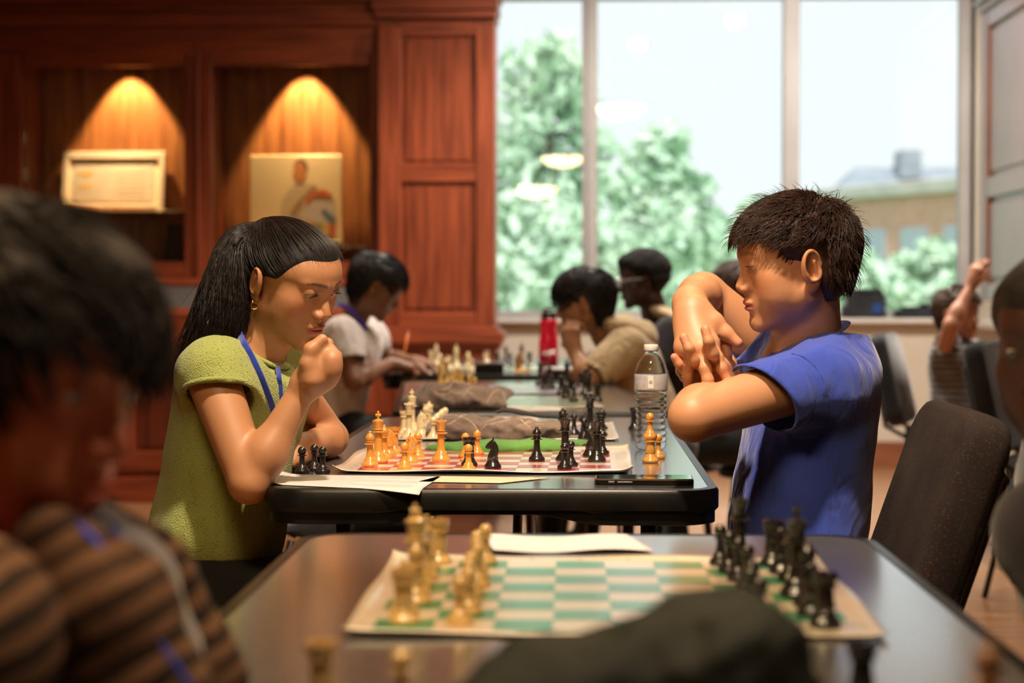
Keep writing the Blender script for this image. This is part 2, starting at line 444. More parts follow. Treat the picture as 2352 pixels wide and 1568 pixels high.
# niches: back boards, sides, floor shelf, top, spot
for (x0, x1, xs, e) in ((-2.93, -2.075, (258-1329)/438., 150), (-1.927, -1.10, (680-1329)/438., 160)):
    n = 8; wv = (x1-x0)/n
    for i in range(n):
        cb_('back_board', x0+i*wv+.001, x0+(i+1)*wv-.001, YC+.36, YC+.38, NB-.05, 2.5, M_NICHE, .003)
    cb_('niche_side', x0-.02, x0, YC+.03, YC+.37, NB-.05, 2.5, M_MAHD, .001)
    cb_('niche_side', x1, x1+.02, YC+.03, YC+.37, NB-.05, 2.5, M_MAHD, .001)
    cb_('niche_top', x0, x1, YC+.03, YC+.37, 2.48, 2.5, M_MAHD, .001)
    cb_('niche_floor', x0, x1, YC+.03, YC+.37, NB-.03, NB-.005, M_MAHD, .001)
    sp = D.lights.new('niche_spot', 'SPOT'); so = D.objects.new('niche_spot', sp); COL.objects.link(so)
    so.location = (xs, YC+.20, 2.40); so.rotation_euler = (math.radians(13), 0, 0)
    sp.energy = e; sp.spot_size = math.radians(66); sp.spot_blend = .35; sp.shadow_soft_size = .02; sp.color = (1,.62,.25)
    MB().lathe([(.045,.0),(.045,.07),(.03,.075)], 16, (xs+cx, .20, 2.403)).build('spot_can', M_BLACK, cabn)
M_SHELF = mat('glass_shelf', (.5,.4,.3), .15, Alpha=.6)
cb_('shelf', -1.925, -1.102, YC+.04, YC+.35, 1.296, 1.31, M_SHELF, .002)
cb_('shelf', -2.925, -2.077, YC+.04, YC+.35, 1.49, 1.50, M_SHELF, .002)
# back behind, so that nothing leaks
cb_('carcass', XA, -.45, YC+.385, YC+.42, 0, 3.2, M_MAHD, .0)
# pilaster
PX0, PX1 = -1.045, -.437
cb_('pilaster_core', PX0, PX1, YC-.06, YC+.25, .0, 3.2, M_MAH, .003)
for (x0, x1) in ((PX0, PX0+.12), (PX1-.10, PX1)):
    cb_('stile', x0, x1, YC-.085, YC-.05, .88, 2.45)
for (z0, z1) in ((.88,.96), (1.64,1.73), (2.40,2.47)):
    cb_('rail', PX0+.118, PX1-.098, YC-.083, YC-.05, z0, z1, M_MAHX)
for (z0, z1) in ((.96,1.64), (1.73,2.40)):
    cb_('panel', PX0+.14, PX1-.12, YC-.068, YC-.05, z0+.02, z1-.02, M_MAH, .006)
for (z0, z1, d) in ((2.49,2.53,.015), (2.53,2.60,.03), (2.60,2.66,.05), (2.66,3.2,.035)):
    cb_('capital', PX0-d, PX1+d*.6, YC-.085-d, YC+.25, z0, z1, M_MAHX)
for (z0, z1, d) in ((.86,.885,.02), (.80,.86,.045), (.77,.80,.03)):
    cb_('base_moulding', PX0, PX1+d, YC-.085-d, YC+.25, z0, z1, M_MAHX)
cb_('pilaster_base', PX0, PX1+.01, YC-.10, YC+.25, 0, .77, M_MAH)
# lower cabinets with sloped display tops
YL = 9.4
lw = MB().box(XA+cx, PX0+cx, YL-YC, -.03, 0, .90, .003).build('lower_case', M_MAH, cabn)
xs_ = [-3.4, -2.35, -1.72, -1.05]
for i in range(3):
    a, b = xs_[i]+.01, xs_[i+1]-.01
    zt, zb = 1.12, .915; y0, y1 = YL-YC-.01, -.03
    MB().prism([(y0, .90), (y1, .90), (y1, zt), (y1-.03, zt), (y0, zb+.02)], 0, a+cx, b+cx).build('sloped_case', M_MAHX, cabn)
    # frame and glass lying on the slope
    def slab(xa, xb, t0, t1, up, th, nm, m):
        P = []
        for t in (t0, t1):
            yy = y0+(y1-.03-y0)*t; zz = zb+.02+(zt-zb-.02)*t
            P.append((yy, zz))
        nrm = Vector((-(P[1][1]-P[0][1]), (P[1][0]-P[0][0]))).normalized()
        q = [(P[0][0]+nrm.x*up, P[0][1]+nrm.y*up), (P[1][0]+nrm.x*up, P[1][1]+nrm.y*up), (P[1][0]+nrm.x*(up+th), P[1][1]+nrm.y*(up+th)), (P[0][0]+nrm.x*(up+th), P[0][1]+nrm.y*(up+th))]
        MB().prism(q, 0, xa+cx, xb+cx).build(nm, m, cabn)
    M_TOPW = M_MAHX
    slab(a, b, 0, .18, .001, .02, 'frame', M_TOPW); slab(a, b, .84, 1, .001, .02, 'frame', M_TOPW)
    slab(a, a+.09, .18, .84, .001, .02, 'frame', M_TOPW); slab(b-.09, b, .18, .84, .001, .02, 'frame', M_TOPW)
    M_DG = mat('display_glass', (.10,.085,.075), .12, Coat_Weight=.3)
    slab(a+.09, b-.09, .18, .84, .001, .004, 'pane', M_DG)
    # doors
    cb_('rail', a, b, YL-.02, YL+.01, .80, .895, M_MAHX); cb_('rail', a, b, YL-.02, YL+.01, .155, .26, M_MAHX)
    cb_('stile', a, a+.09, YL-.02, YL+.01, .26, .80); cb_('stile', b-.09, b, YL-.02, YL+.01, .26, .80)
    cb_('door_panel', a+.11, b-.11, YL-.012, YL+.01, .28, .78, M_MAHD, .006)
cb_('plinth', XA, PX0, YL+.02, YC, 0, .11, M_MAHD)
cb_('base_rail', XA, PX0, YL-.03, YL+.02, .0, .13, M_MAHX)
# glass doors of the niches
for (x0, x1) in ((-2.93, -2.075), (-1.927, -1.10)):
    MB().box(x0+cx, x1+cx, .008, .012, NB, NT).build('pane', M_GLASS, cabn)

# pendant bowls behind and above the camera side: seen as reflections in the window
M_BOWL = mat('lit_bowl_glass', (.9,.8,.6), .4); PB(M_BOWL).inputs['Emission Color'].default_value = (1,.72,.38,1); PB(M_BOWL).inputs['Emission Strength'].default_value = 34
M_BRASS = mat('dark_bronze', (.05,.035,.02), .35, 1)
def pendant(px, py, wpx, diam, lab):
    dist = diam*FPX/wpx; Yl = 2*YW - dist
    r = ray(px, py); p = Vector((r.x*dist/r.y, 0, CAMH + r.z*dist/r.y))
    o = empty('pendant_lamp', (p.x, Yl, p.z), 0, lab, 'lamp', 'bowl pendant lamps seen reflected in the window')
    R = diam/2
    MB().lathe([(.001,-R*.52)] + [(R*math.sin(a), -R*.52*math.cos(a)) for a in np.linspace(.1, 1.45, 12)] + [(R, .0), (R*.93, .0), (R*.90, -.02), (.02,-R*.35)], 32).build('bowl', M_BOWL, o)
    MB().lathe([(R+.012,-.01),(R+.016,0),(R+.012,.012),(R-.005,.012)], 32).build('rim', M_BRASS, o)
    if 3.19-p.z > .1: MB().tube([(0,0,-.05), (0,0,3.19-p.z)], .008).build('rod', M_BRASS, o)
pendant(1425, 240, 115, .50, 'lit glass bowl pendant, the highest of the warm reflections in the window')
pendant(1292, 357, 98, .50, 'lit glass bowl pendant reflected just left of the window bar')
pendant(1230, 427, 100, .50, 'lit glass bowl pendant, the lowest of the warm reflections in the window')
for _i, (_x, _y) in enumerate(_d[:2] for _d in DOWNLIGHTS):
    o = empty('recessed_downlight', (_x, _y, 3.2), 0, 'unseen small round recessed ceiling downlight, ' + ordinal(_i) + ' of the ceiling lights counted from the table', 'lamp', 'recessed ceiling downlights')
    MB().lathe([(.09,-.006),(.09,0.004),(.06,0.004),(.06,-.006),(.09,-.006)], 20).build('trim_ring', M_ALU, o)

# ------------------------------------------------------------------ outside
M_GRASS = noise_color(mat('grass', (.1,.25,.05), .9), (.10,.25,.06), (.20,.36,.12), (1,1,1), 5, .4)
tag(MB().box(-60, 90, YW+1, 160, -5.4, -5.1).build('lawn', M_GRASS), 'green lawn outside below the window', 'lawn', kind='stuff')
def leaf_mat(name, a, b):
    m = mat(name, a, .6); noise_color(m, a, b, (1,1,1), 3, .9)
    PB(m).inputs['Transmission Weight'].default_value = 0.0
    PB(m).inputs['Subsurface Weight'].default_value = .0
    return m
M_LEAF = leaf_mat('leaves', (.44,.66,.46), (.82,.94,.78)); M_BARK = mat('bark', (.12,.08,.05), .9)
def tree(x, Y, zt, wdt, zb=-5.0, seed=1, n=9000, lab='', leafs=.14, cone=1.0):
    rs = np.random.RandomState(seed); o = empty('tree', (x, Y, zb), 0, lab, 'tree')
    Ht = zt-zb
    mb = MB().tube([(0,0,0),(.05,.1,Ht*.4),(-.05,0,Ht*.8)], [.22,.15,.05], 8)
    cl = []
    for i in range(60):
        t = rs.rand()**.8; z = Ht*(.22+.78*t); R = wdt*(1-t**(1.3*cone))**.8*(.55+.45*rs.rand()); a = rs.rand()*6.28
        c = np.array((R*math.cos(a), R*math.sin(a), z)); cl.append((c, .32+.75*(1-t)*rs.rand()+.1))
        if i % 3 == 0: mb.tube([(0,0,z*.8), tuple(c)], [.05,.015], 5)
    mb.build('trunk', M_BARK, o)
    C = np.array([c for c, r in cl]); R = np.array([r for c, r in cl]); k = rs.choice(len(cl), n, p=(R**2/np.sum(R**2)))
    d = rs.normal(size=(n,3)); d /= np.linalg.norm(d, axis=1, keepdims=True); p = C[k] + d*(R[k]*rs.rand(n)**.4)[:,None]
    u = rs.normal(size=(n,3)); u /= np.linalg.norm(u, axis=1, keepdims=True); v = np.cross(u, rs.normal(size=(n,3))); v /= np.linalg.norm(v, axis=1, keepdims=True)
    s = leafs*(.5+rs.rand(n))[:,None]
    V = np.stack([p-u*s, p+v*s*.45, p+u*s, p-v*s*.45], 1).reshape(-1,3); F = np.arange(n*4).reshape(-1,4)
    tag(link('foliage', mesh_np('foliage', V, F, False), M_LEAF, o), kind='stuff')
tree(-.45, 26, 4.45, 1.9, seed=4, n=9000, lab='tall pale green tree beyond the left panes of the window')
tree(1.5, 34, 3.9, 2.5, seed=5, n=9500, lab='pale green tree beyond the middle pane, lower than the one left of it', leafs=.16)
tree(4.2, 44, 3.1, 3.0, seed=6, n=9000, lab='low green tree behind the two boys by the window', leafs=.2, cone=2)
tree(6.9, 56, 3.0, 4.0, seed=10, n=9000, lab='low green tree right of the middle window bar', leafs=.28, cone=2.5)
tree(12.4, 66, 2.6, 4.6, seed=8, n=9000, lab='low green tree in front of the brick building', leafs=.34, cone=2.5)
tree(16.6, 78, 2.9, 4.0, seed=9, n=7000, lab='low green tree at the right edge of the window view', leafs=.34, cone=2.5)
M_BRICK = noise_color(mat('pale_brick', (.5,.3,.22), .9), (.66,.36,.27), (.76,.46,.36), (1,1,1), 5, 1.5)
M_ROOF = noise_color(mat('slate_roof', (.3,.34,.38), .8), (.27,.31,.36), (.36,.40,.45), (1,1,1), 5, 1.0)
M_WINB = mat('far_window', (.46,.52,.60), .8)
M_STONE = noise_color(mat('pale_stone', (.6,.57,.52), .8), (.55,.52,.48), (.66,.62,.58), (1,1,1), 4, 1.0)
bl = empty('brick_building', (15.6, 128, -5.1), math.radians(-62), 'brick campus building with long windows beyond the right pane', 'building')
MB().box(0, 70, 0, 14, 0, 12.3).build('wall', M_BRICK, bl)
MB().box(-.4, 70, -.5, 14, 12.3, 13.2, .1).build('parapet', M_STONE, bl)
for i in range(11):
    MB().box(6+i*4.2, 8.6+i*4.2, -.12, .1, 3.4, 10.3, .02).build('window', M_WINB, bl)
b2 = empty('slate_roof_building', (17, 150, -5.1), 0, 'building with a grey slate hipped roof behind the brick building', 'building')
MB().box(1.2, 34, 0, 18, 0, 11.3).build('wall', M_STONE, b2)
V = [(1,-.4,11.3),(34,-.4,11.3),(34,18,11.3),(1,18,11.3),(6,7,16.7),(30,7,16.7)]
MB().add(V, [(0,1,5,4),(1,2,5),(2,3,4,5),(3,0,4),(0,3,2,1)]).build('roof', M_ROOF, b2)
MB().box(9.4, 11.2, 5, 8, 15.6, 18.0, .1).build('roof_hatch', M_ROOF, b2)
# ------------------------------------------------------------------ folding tables
M_LAM = mat('table_laminate', (.115,.10,.095), .30, spec=1.0, Coat_Weight=1.0, Coat_Roughness=.16); noise_color(M_LAM, (.085,.08,.08), (.11,.105,.105), (1,1,1), 6, 40, .15, .0008)
PB(M_LAM).inputs['Roughness'].default_value = .24; PB(M_LAM).inputs['Coat IOR'].default_value = 1.8
M_STEEL = mat('brown_steel', (.10,.06,.04), .35, .7); M_GREYST = mat('grey_steel', (.30,.28,.27), .35, .8)
TZ = .74
def rrect(w, l, r, n=8, off=0.0):
    pts = []
    for (sx, sy, a0) in ((1,1,0),(-1,1,90),(-1,-1,180),(1,-1,270)):
        for i in range(n+1):
            a = math.radians(a0+90*i/n); pts.append((sx*(w/2-r)+(r-off)*math.cos(a), sy*(l/2-r)+(r-off)*math.sin(a)))
    return pts
def table_proto(label):
    W, Lg, R = .76, 1.83, .075
    t = empty('folding_table', (0,0,0), 0, label, 'table')
    # rim with skirt: rings from the top inwards over the edge, the skirt is shallower in the middle of the end sides
    mb = MB(); rings = []
    n = 8
    def ring(off, z, skirt=False):
        P = rrect(W, Lg, R, n, off); out = []
        # refine: subdivide straight sides
        Q = []
        for i in range(len(P)):
            a, b = P[i], P[(i+1) % len(P)]; Ls = math.dist(a, b); k = 24 if Ls > .2 else 1
            for j in range(k): Q.append((a[0]+(b[0]-a[0])*j/k, a[1]+(b[1]-a[1])*j/k))
        for (x, y) in Q:
            zz = z
            if skirt and abs(y) > Lg/2-.03: zz = z + .017*float(sstep(.19, .07, abs(x)))
            out.append((x, y, zz))
        return out
    for off, z, s in ((.018, 0, 0), (.004, -.001, 0), (0, -.006, 0), (0, -.034, 0), (.004, -.038, 1), (.006, -.040, 1), (.006, -.058, 1), (.016, -.060, 1), (.018, -.044, 1), (.03, -.040, 0)):
        rings.append(ring(off, z, s))
    V = [p for r in rings for p in r]; m = len(rings[0])
    F = [(i*m+k, i*m+(k+1)%m, (i+1)*m+(k+1)%m, (i+1)*m+k) for i in range(len(rings)-1) for k in range(m)]
    mb.add(V, F, True)
    o = mb.build('edge_rim', M_BLACK, t, (0,0,TZ)); auto_smooth(o, 40)
    P = rrect(W, Lg, R-.012, n, 0); P = [(x*(1-.036/W), y*(1-.036/Lg)) for x, y in P]
    MB().prism(P, 2, -.036, -.0008).build('tabletop', M_LAM, t, (0,0,TZ))
    for sy in (-1, 1):
        y = sy*.66
        g = MB().tube([(-.27, y, .70), (-.27, y, .05), (-.25, y, .02), (.25, y, .02), (.27, y, .05), (.27, y, .70)], .014, 8)
        g.build('leg_frame', M_STEEL, t)
        MB().tube([(-.27, y, .35), (.27, y, .35)], .010, 6).build('crossbar', M_STEEL, t)
        MB().tube([(0.03, y, .35), (.03, y-sy*.35, .70)], .009, 6).build('brace', M_STEEL, t)
        MB().box(-.31, .31, y-.02, y+.02, .694, .70, .002).build('mount_plate', M_STEEL, t)
    return t
tabs = []
def place_table(x, y, rz, label):
    o = table_proto(label) if not tabs else copy_tree(tabs[0])
    # x,y = centre of the near edge
    o.location = (x - math.sin(rz)*.915, y + math.cos(rz)*.915, 0); o.rotation_euler = (0,0,rz); o['label'] = label
    tabs.append(o); return o
T1 = place_table(-.1465, 3.04, 0, 'grey folding table between the girl in green and the boy in blue')
T0 = place_table(.022, .668, math.radians(.4), 'grey folding table nearest the camera with a green-squared board on it')
T2 = place_table(-.125, 5.045, math.radians(4.6), 'grey folding table directly behind the one the girl leans on')
T3 = place_table(-.405, 7.38, 0, 'grey folding table furthest back, with the red bottle on it')

# ------------------------------------------------------------------ roll-up chess boards
M_VINYL = mat('cream_vinyl', (.80,.66,.50), .35, spec=.6, Coat_Weight=1.0, Coat_Roughness=.22, Coat_IOR=1.8); noise_color(M_VINYL, (.78,.64,.48), (.84,.71,.56), (1,1,1), 4, 12)
PB(M_VINYL).inputs['Roughness'].default_value = .33
def sq_mat(name, c):
    m = mat(name, c, .33, Coat_Weight=1.0, Coat_Roughness=.22, Coat_IOR=1.8); noise_color(m, c, tuple(min(1, v*1.12) for v in c), (1,1,1), 4, 15); return m
M_RED = sq_mat('red_squares', (.48,.045,.075)); M_GRN = sq_mat('green_squares', (.03,.30,.13)); M_BLU = sq_mat('blue_squares', (.12,.16,.42))
M_INK = mat('black_ink', (.03,.03,.035), .6)
SQ = .0572; MW = .508
def chess_mat(x, y, rz, msq, label, seed, curl=.006, MW=.508):
    rs = random.Random(seed); o = empty('chess_board', (x, y, TZ), rz, label, 'board')
    def zf(u, v):
        e = max(abs(u), abs(v))/(MW/2)
        e2 = max(0, abs(u)/(MW/2)-.90)*10; e3 = max(0, abs(v)/(MW/2)-.90)*10
        return .0022 + curl*.8*(e2**2)*(.4+.6*math.sin(v*9+seed)**2) + curl*.6*(e3**2)*(.3+.7*math.sin(u*11+seed*2)**2)
    n = 64; h = MW/n; V = []; F = []
    for lay in (0, 1):
        for j in range(n+1):
            for i in range(n+1):
                u = -MW/2+i*h; v = -MW/2+j*h; V.append((u, v, zf(u, v)-.0018*lay))
    b = (n+1)**2
    for j in range(n):
        for i in range(n):
            a = j*(n+1)+i; F.append((a, a+1, a+n+2, a+n+1)); F.append((b+a, b+a+n+1, b+a+n+2, b+a+1))
    for i in range(n):
        for a, c in ((i, i+1), (n*(n+1)+i+1, n*(n+1)+i), ((i+1)*(n+1), i*(n+1)), (i*(n+1)+n, (i+1)*(n+1)+n)):
            F.append((a, c, c+b, a+b))
    MB().add(V, F, True).build('vinyl_sheet', M_VINYL, o)
    S = MB(); r = SQ*8/2; k = 3
    for a in range(8):
        for c in range(8):
            if (a+c) % 2 == 0:
                x0 = -r+a*SQ; y0 = -r+c*SQ; q = SQ/k
                for i in range(k):
                    for j in range(k):
                        P = [(x0+i*q, y0+j*q), (x0+(i+1)*q, y0+j*q), (x0+(i+1)*q, y0+(j+1)*q), (x0+i*q, y0+(j+1)*q)]
                        S.add([(u, v, zf(u, v)+.0003) for u, v in P], [(0,1,2,3)], True)
    S.build('printed_squares', msq, o)
    # printed letters and figures along the margins
    for i in range(8):
        for (txt, px, py, rr) in (('abcdefgh'[7-i], r+.012, -r+(i+.5)*SQ, 90), ('abcdefgh'[i], -r-.012, -r+(i+.5)*SQ, -90), (str(i+1), -r+(i+.5)*SQ, -r-.012, 180 if False else 0), (str(8-i), -r+(i+.5)*SQ, r+.012, 180)):
            if (txt.isdigit()) == (True): pass
            c = text_mesh(txt, .011)
            ob = link('printed_letter' if not txt.isdigit() else 'printed_figure', c, M_INK, o, (px, py, zf(px, py)+.0004)); ob.rotation_euler = (0,0,math.radians(rr))
    return o
_txt = {}
def text_mesh(s, size, font_ext=0.0):
    k = (s, size)
    if k in _txt: return _txt[k]
    c = D.curves.new('t', 'FONT'); c.body = s; c.size = size; c.align_x = 'CENTER'; c.align_y = 'CENTER'; c.resolution_u = 3; c.extrude = font_ext
    ob = D.objects.new('t', c); COL.objects.link(ob)
    me = D.meshes.new_from_object(ob); me.name = 'lettering'; me.materials.clear()
    D.objects.remove(ob); D.curves.remove(c)
    _txt[k] = me; return me
mat_c = lambda p, w=MW: p
B1 = chess_mat(-.168, 3.572, math.radians(-.6), M_RED, 'cream roll-up chess board with red squares in front of the girl', 1, .011, .535)
B0 = chess_mat(.032, 1.985, math.radians(.3), M_GRN, 'cream roll-up chess board with green squares on the nearest table', 2, .008)
B2 = chess_mat(-.168, 4.31, math.radians(.5), M_BLU, 'cream roll-up chess board with blue squares on the far half of the girl\'s table', 3, .006)
B4 = chess_mat(-.20, 5.46, math.radians(4.6), M_GRN, 'chess board on the near half of the second table, under the brown cloth bag', 4, .004)
B5 = chess_mat(-.225, 6.18, math.radians(4.6), M_BLU, 'chess board on the far half of the second table under the yellow pieces', 5, .004)
B6 = chess_mat(-.41, 7.95, 0, M_GRN, 'chess board on the furthest table left of the red bottle', 6, .004)

# ------------------------------------------------------------------ chess pieces
def pm(name, c, rough=.22, coat=.6):
    m = mat(name, c, rough, spec=.5, Coat_Weight=coat, Coat_Roughness=.1); noise_color(m, tuple(v*.9 for v in c), tuple(min(1, v*1.08) for v in c), (1,1,1), 3, 25)
    PB(m).inputs['Roughness'].default_value = rough; return m
M_AMB = pm('amber_plastic', (.62,.29,.055)); M_BLK = pm('black_piece_plastic', (.016,.013,.012), .25, .5)
M_IVO = pm('ivory_plastic', (.74,.58,.34)); M_TAN = pm('tan_plastic', (.60,.38,.14)); M_BRN = pm('brown_wood_piece', (.26,.11,.035), .4, .3)
M_YEL = pm('yellow_plastic', (.80,.50,.13))
def base_prof(R, z1, rt, ztop):
    """staunton foot: felt edge, ogee, step, tapering body"""
    return [(R*.96,0), (R,.001), (R,.0045), (R*.96,.0055), (R*.93,.006), (R*.90,.0075), (R*.80,z1*.55), (R*.66,z1*.80), (R*.62,z1), (R*.55,z1*1.04), (rt*1.25,z1*1.25), (rt*1.08,z1*1.25+(ztop-z1)*.35), (rt,ztop)]
def build_piece(kind):
    mb = MB()
    if kind == 'pawn':
        p = base_prof(.0135, .0125, .0046, .0300) + [(.0052,.0302), (.0085,.0312), (.0088,.0320), (.0052,.0330), (.0046,.0338)]
        c, r = .0398, .0079
        p += [(r*math.sin(a), c-r*math.cos(a)) for a in np.linspace(.62, math.pi, 12)]
        mb.lathe(p, 24)
    elif kind == 'rook':
        p = base_prof(.0155, .0150, .0080, .0375) + [(.0086,.0378), (.0118,.0390), (.0120,.0400), (.0102,.0412), (.0102,.0440), (.0118,.0452), (.0126,.0462), (.0126,.0500), (.0092,.0500), (.0090,.0462), (0,.0462)]
        mb.lathe(p, 24)
        for k in range(6):
            a0 = math.pi/3*k+.12; a1 = a0+math.pi/3-.24; V = []
            for a in np.linspace(a0, a1, 5):
                for r in (.0092, .0126):
                    for z in (.0499, .0528): V.append((r*math.cos(a), r*math.sin(a), z))
            F = []
            for i in range(4):
                b = i*4; F += [(b,b+4,b+5,b+1), (b+2,b+3,b+7,b+6), (b+1,b+5,b+7,b+3), (b,b+2,b+6,b+4)]
            F += [(0,1,3,2), (16,18,19,17)]; mb.add(V, F)
    elif kind == 'bishop':
        p = base_prof(.0155, .0150, .0056, .0395) + [(.0066,.0398), (.0112,.0410), (.0115,.0420), (.0070,.0434), (.0066,.0445), (.0084,.0452), (.0084,.0460), (.0062,.0468)]
        p += [(.0078,.0490), (.0087,.0515), (.0085,.0540), (.0070,.0572), (.0048,.0600), (.0032,.0615), (.0030,.0620), (.0036,.0630), (.0036,.0640), (.0024,.0650), (0,.0653)]
        mb.lathe(p, 24)
    elif kind == 'queen':
        p = base_prof(.0175, .0170, .0062, .0505) + [(.0072,.0508), (.0122,.0522), (.0125,.0532), (.0078,.0548), (.0074,.0560), (.0092,.0568), (.0092,.0578), (.0070,.0586), (.0074,.0640), (.0088,.0700), (.0104,.0728), (.0106,.0738), (.0085,.0738), (.0060,.0730), (.0045,.0752), (.0026,.0768), (.0032,.0782), (.0026,.0796), (0,.0800)]
        mb.lathe(p, 24)
        for k in range(9):
            a = 2*math.pi*k/9; mb.lathe([(0,-.0018), (.0017,-.0008), (.0020,.0008), (.0012,.0022), (0,.0026)], 6, (.0095*math.cos(a), .0095*math.sin(a), .0748))
    elif kind == 'king':
        p = base_prof(.0185, .0175, .0068, .0555) + [(.0078,.0558), (.0128,.0572), (.0131,.0584), (.0084,.0600), (.0080,.0612), (.0098,.0620), (.0098,.0630), (.0080,.0640), (.0084,.0680), (.0104,.0760), (.0114,.0778), (.0114,.0790), (.0090,.0796), (.0060,.0814), (.0028,.0824), (.0026,.0830), (0,.0832)]
        mb.lathe(p, 24)
        mb.tube([(0,0,.082), (0,0,.0955)], [.0020,.0026], 8); mb.tube([(-.0050,0,.0895), (.0050,0,.0895)], [.0026,.0026], 8)
        mb.lathe([(0,-.002),(.0022,0),(0,.002)], 8, (0,0,.0957))
    elif kind == 'knight':
        p = base_prof(.0155, .0165, .0098, .0205)[:9] + [(.0100,.0170), (.0100,.0205), (.0085,.0215), (0,.0216)]
        mb.lathe(p, 24)
        # horse head: outline cross-sections with varying thickness
        out = [(-.0085,.0200,.0065), (-.0100,.0260,.0065), (-.0108,.0330,.0055), (-.0092,.0410,.0048), (-.0060,.0470,.0042), (-.0025,.0510,.0036), (-.0008,.0545,.0018), (.0015,.0520,.0032),
               (.0050,.0495,.0042), (.0085,.0465,.0040), (.0118,.0425,.0036), (.0138,.0395,.0032), (.0136,.0365,.0030), (.0112,.0352,.0030), (.0080,.0368,.0034), (.0052,.0372,.0040), (.0040,.0345,.0048), (.0060,.0300,.0058), (.0085,.0250,.0064), (.0090,.0200,.0066)]
        n = len(out); cxk = np.mean([q[0] for q in out]); czk = .036
        V = []
        for s, f in ((-1,0), (-1,.0), (1,.0), (1,0)): pass
        for lay, (sc, ty) in enumerate(((.60,-1), (.90,-.80), (1,-.3), (1,.3), (.90,.80), (.60,1))):
            for (x, z, t) in out:
                bx = np.clip(x, -.004, .004) if False else x
                mx, mz = -.001+.0*x, max(min(z, .048), .022)
                V.append((mx+(x-mx)*sc, t*ty, mz+(z-mz)*sc))
        F = [(l*n+i, l*n+(i+1)%n, (l+1)*n+(i+1)%n, (l+1)*n+i) for l in range(5) for i in range(n)]
        F += [tuple(range(n-1,-1,-1)), tuple(range(5*n, 6*n))]
        mb.add(V, F, True)
        for s in (-1,1):
            mb.tube([(.0000,s*.0022,.050), (-.0012,s*.0026,.0565)], [.0018,.0004], 6)
            mb.lathe([(0,-.001),(.001,0),(0,.001)], 6, (.0065, s*.0038, .0452))
        for i in range(6):
            a = i/5; mb.tube([(-.0104+a*.007,-.0045,.030+a*.017), (-.0080+a*.007,-.0060,.028+a*.016), (-.0080+a*.007,.0060,.028+a*.016), (-.0104+a*.007,.0045,.030+a*.017)], .0011, 5)
    import bmesh
    me = mb.mesh(kind); bm = bmesh.new(); bm.from_mesh(me); bmesh.ops.recalc_face_normals(bm, faces=bm.faces); bm.to_mesh(me); bm.free()
    me.set_sharp_from_angle(angle=math.radians(50)); me.polygons.foreach_set('use_smooth', [True]*len(me.polygons))
    return me
_pc = {}
def piece(kind, m, x, y, label, grp, rz=0.0, z=TZ+.0024, tilt=None):
    if (kind, m.name) not in _pc:
        me = build_piece(kind); me.materials.append(m); _pc[(kind, m.name)] = me
    o = D.objects.new('chess_'+kind, _pc[(kind, m.name)]); COL.objects.link(o)
    o.location = (x, y, z); o.rotation_euler = (0, 0, math.radians(rz))
    if tilt: o.rotation_euler = (math.radians(tilt[0]), math.radians(tilt[1]), math.radians(rz))
    return tag(o, label, 'chess piece', grp)
def pp(kind, m, px, py, label, grp, rz=0, z=TZ+.0024):
    p = onz(px, py, z); return piece(kind, m, p.x, p.y, label, grp, rz, z)
G1 = 'pieces of the game between the girl and the boy in blue'
pp('bishop', M_AMB, 850, 1071, 'amber bishop nearest the front left of the red board', G1)
pp('king', M_AMB, 869, 1062, 'amber king with a cross, tallest amber piece behind the front bishop', G1, 0)
pp('bishop', M_AMB, 882, 1053, 'amber bishop directly behind the amber king', G1)
pp('knight', M_AMB, 893, 1046, 'amber knight half hidden between the amber bishop and the rook', G1, 0)
pp('rook', M_AMB, 905, 1041, 'amber rook at the back left of the red board', G1)
pp('knight', M_AMB, 943, 1062, 'amber knight facing right behind the front amber pawn', G1, -8)
pp('pawn', M_AMB, 929, 1076, 'amber pawn standing in front of the right-facing amber knight', G1)
pp('pawn', M_AMB, 960, 1049, 'amber pawn just right of the right-facing amber knight', G1)
pp('queen', M_AMB, 1013, 1058, 'amber queen standing alone left of the brown cloth', G1)
pp('pawn', M_AMB, 1076, 1080, 'amber pawn in front of the black rook at the near edge of the red board', G1)
pp('rook', M_BLK, 1078, 1070, 'black rook hidden behind the front amber pawn', G1)
pp('pawn', M_AMB, 1069, 1050, 'amber pawn directly behind the black rook', G1)
pp('pawn', M_AMB, 1096, 1043, 'amber pawn at the far edge of the red board beside the green cloth', G1)
pp('knight', M_BLK, 1132, 1075, 'black knight facing left in the middle of the red board', G1, 172)
pp('bishop', M_BLK, 1233, 1058, 'black bishop standing alone in front of the green cloth', G1)
pp('king', M_BLK, 1298, 1058, 'black king on the red board', G1, 10)
pp('pawn', M_BLK, 1297, 1077, 'black pawn in front of the black king', G1)
pp('pawn', M_BLK, 1311, 1071, 'black pawn half hidden at the right of the front black pawn', G1)
pp('queen', M_BLK, 1371, 1060, 'black queen at the right of the red board', G1)
pp('knight', M_BLK, 1356, 1049, 'black knight behind the left side of the black queen', G1, 175)
pp('pawn', M_BLK, 1384, 1044, 'black pawn behind the right side of the black queen', G1)
for px, py, n in ((694,1086,'leftmost captured black pawn on the table by the girl\'s hand'), (722,1080,'middle captured black pawn, set back behind the other two'), (741,1086,'rightmost captured black pawn, next to the corner of the red board')):
    pp('pawn', M_BLK, px, py, n, 'captured black pawns', z=TZ)
rk = pp('rook', M_AMB, 1494, 1061, 'captured amber rook by the water bottle with a pawn on top of it', 'captured amber pieces', z=TZ)
piece('pawn', M_AMB, rk.location.x-.001, rk.location.y, 'captured amber pawn standing on top of the amber rook', 'captured amber pieces', z=TZ+.0463)
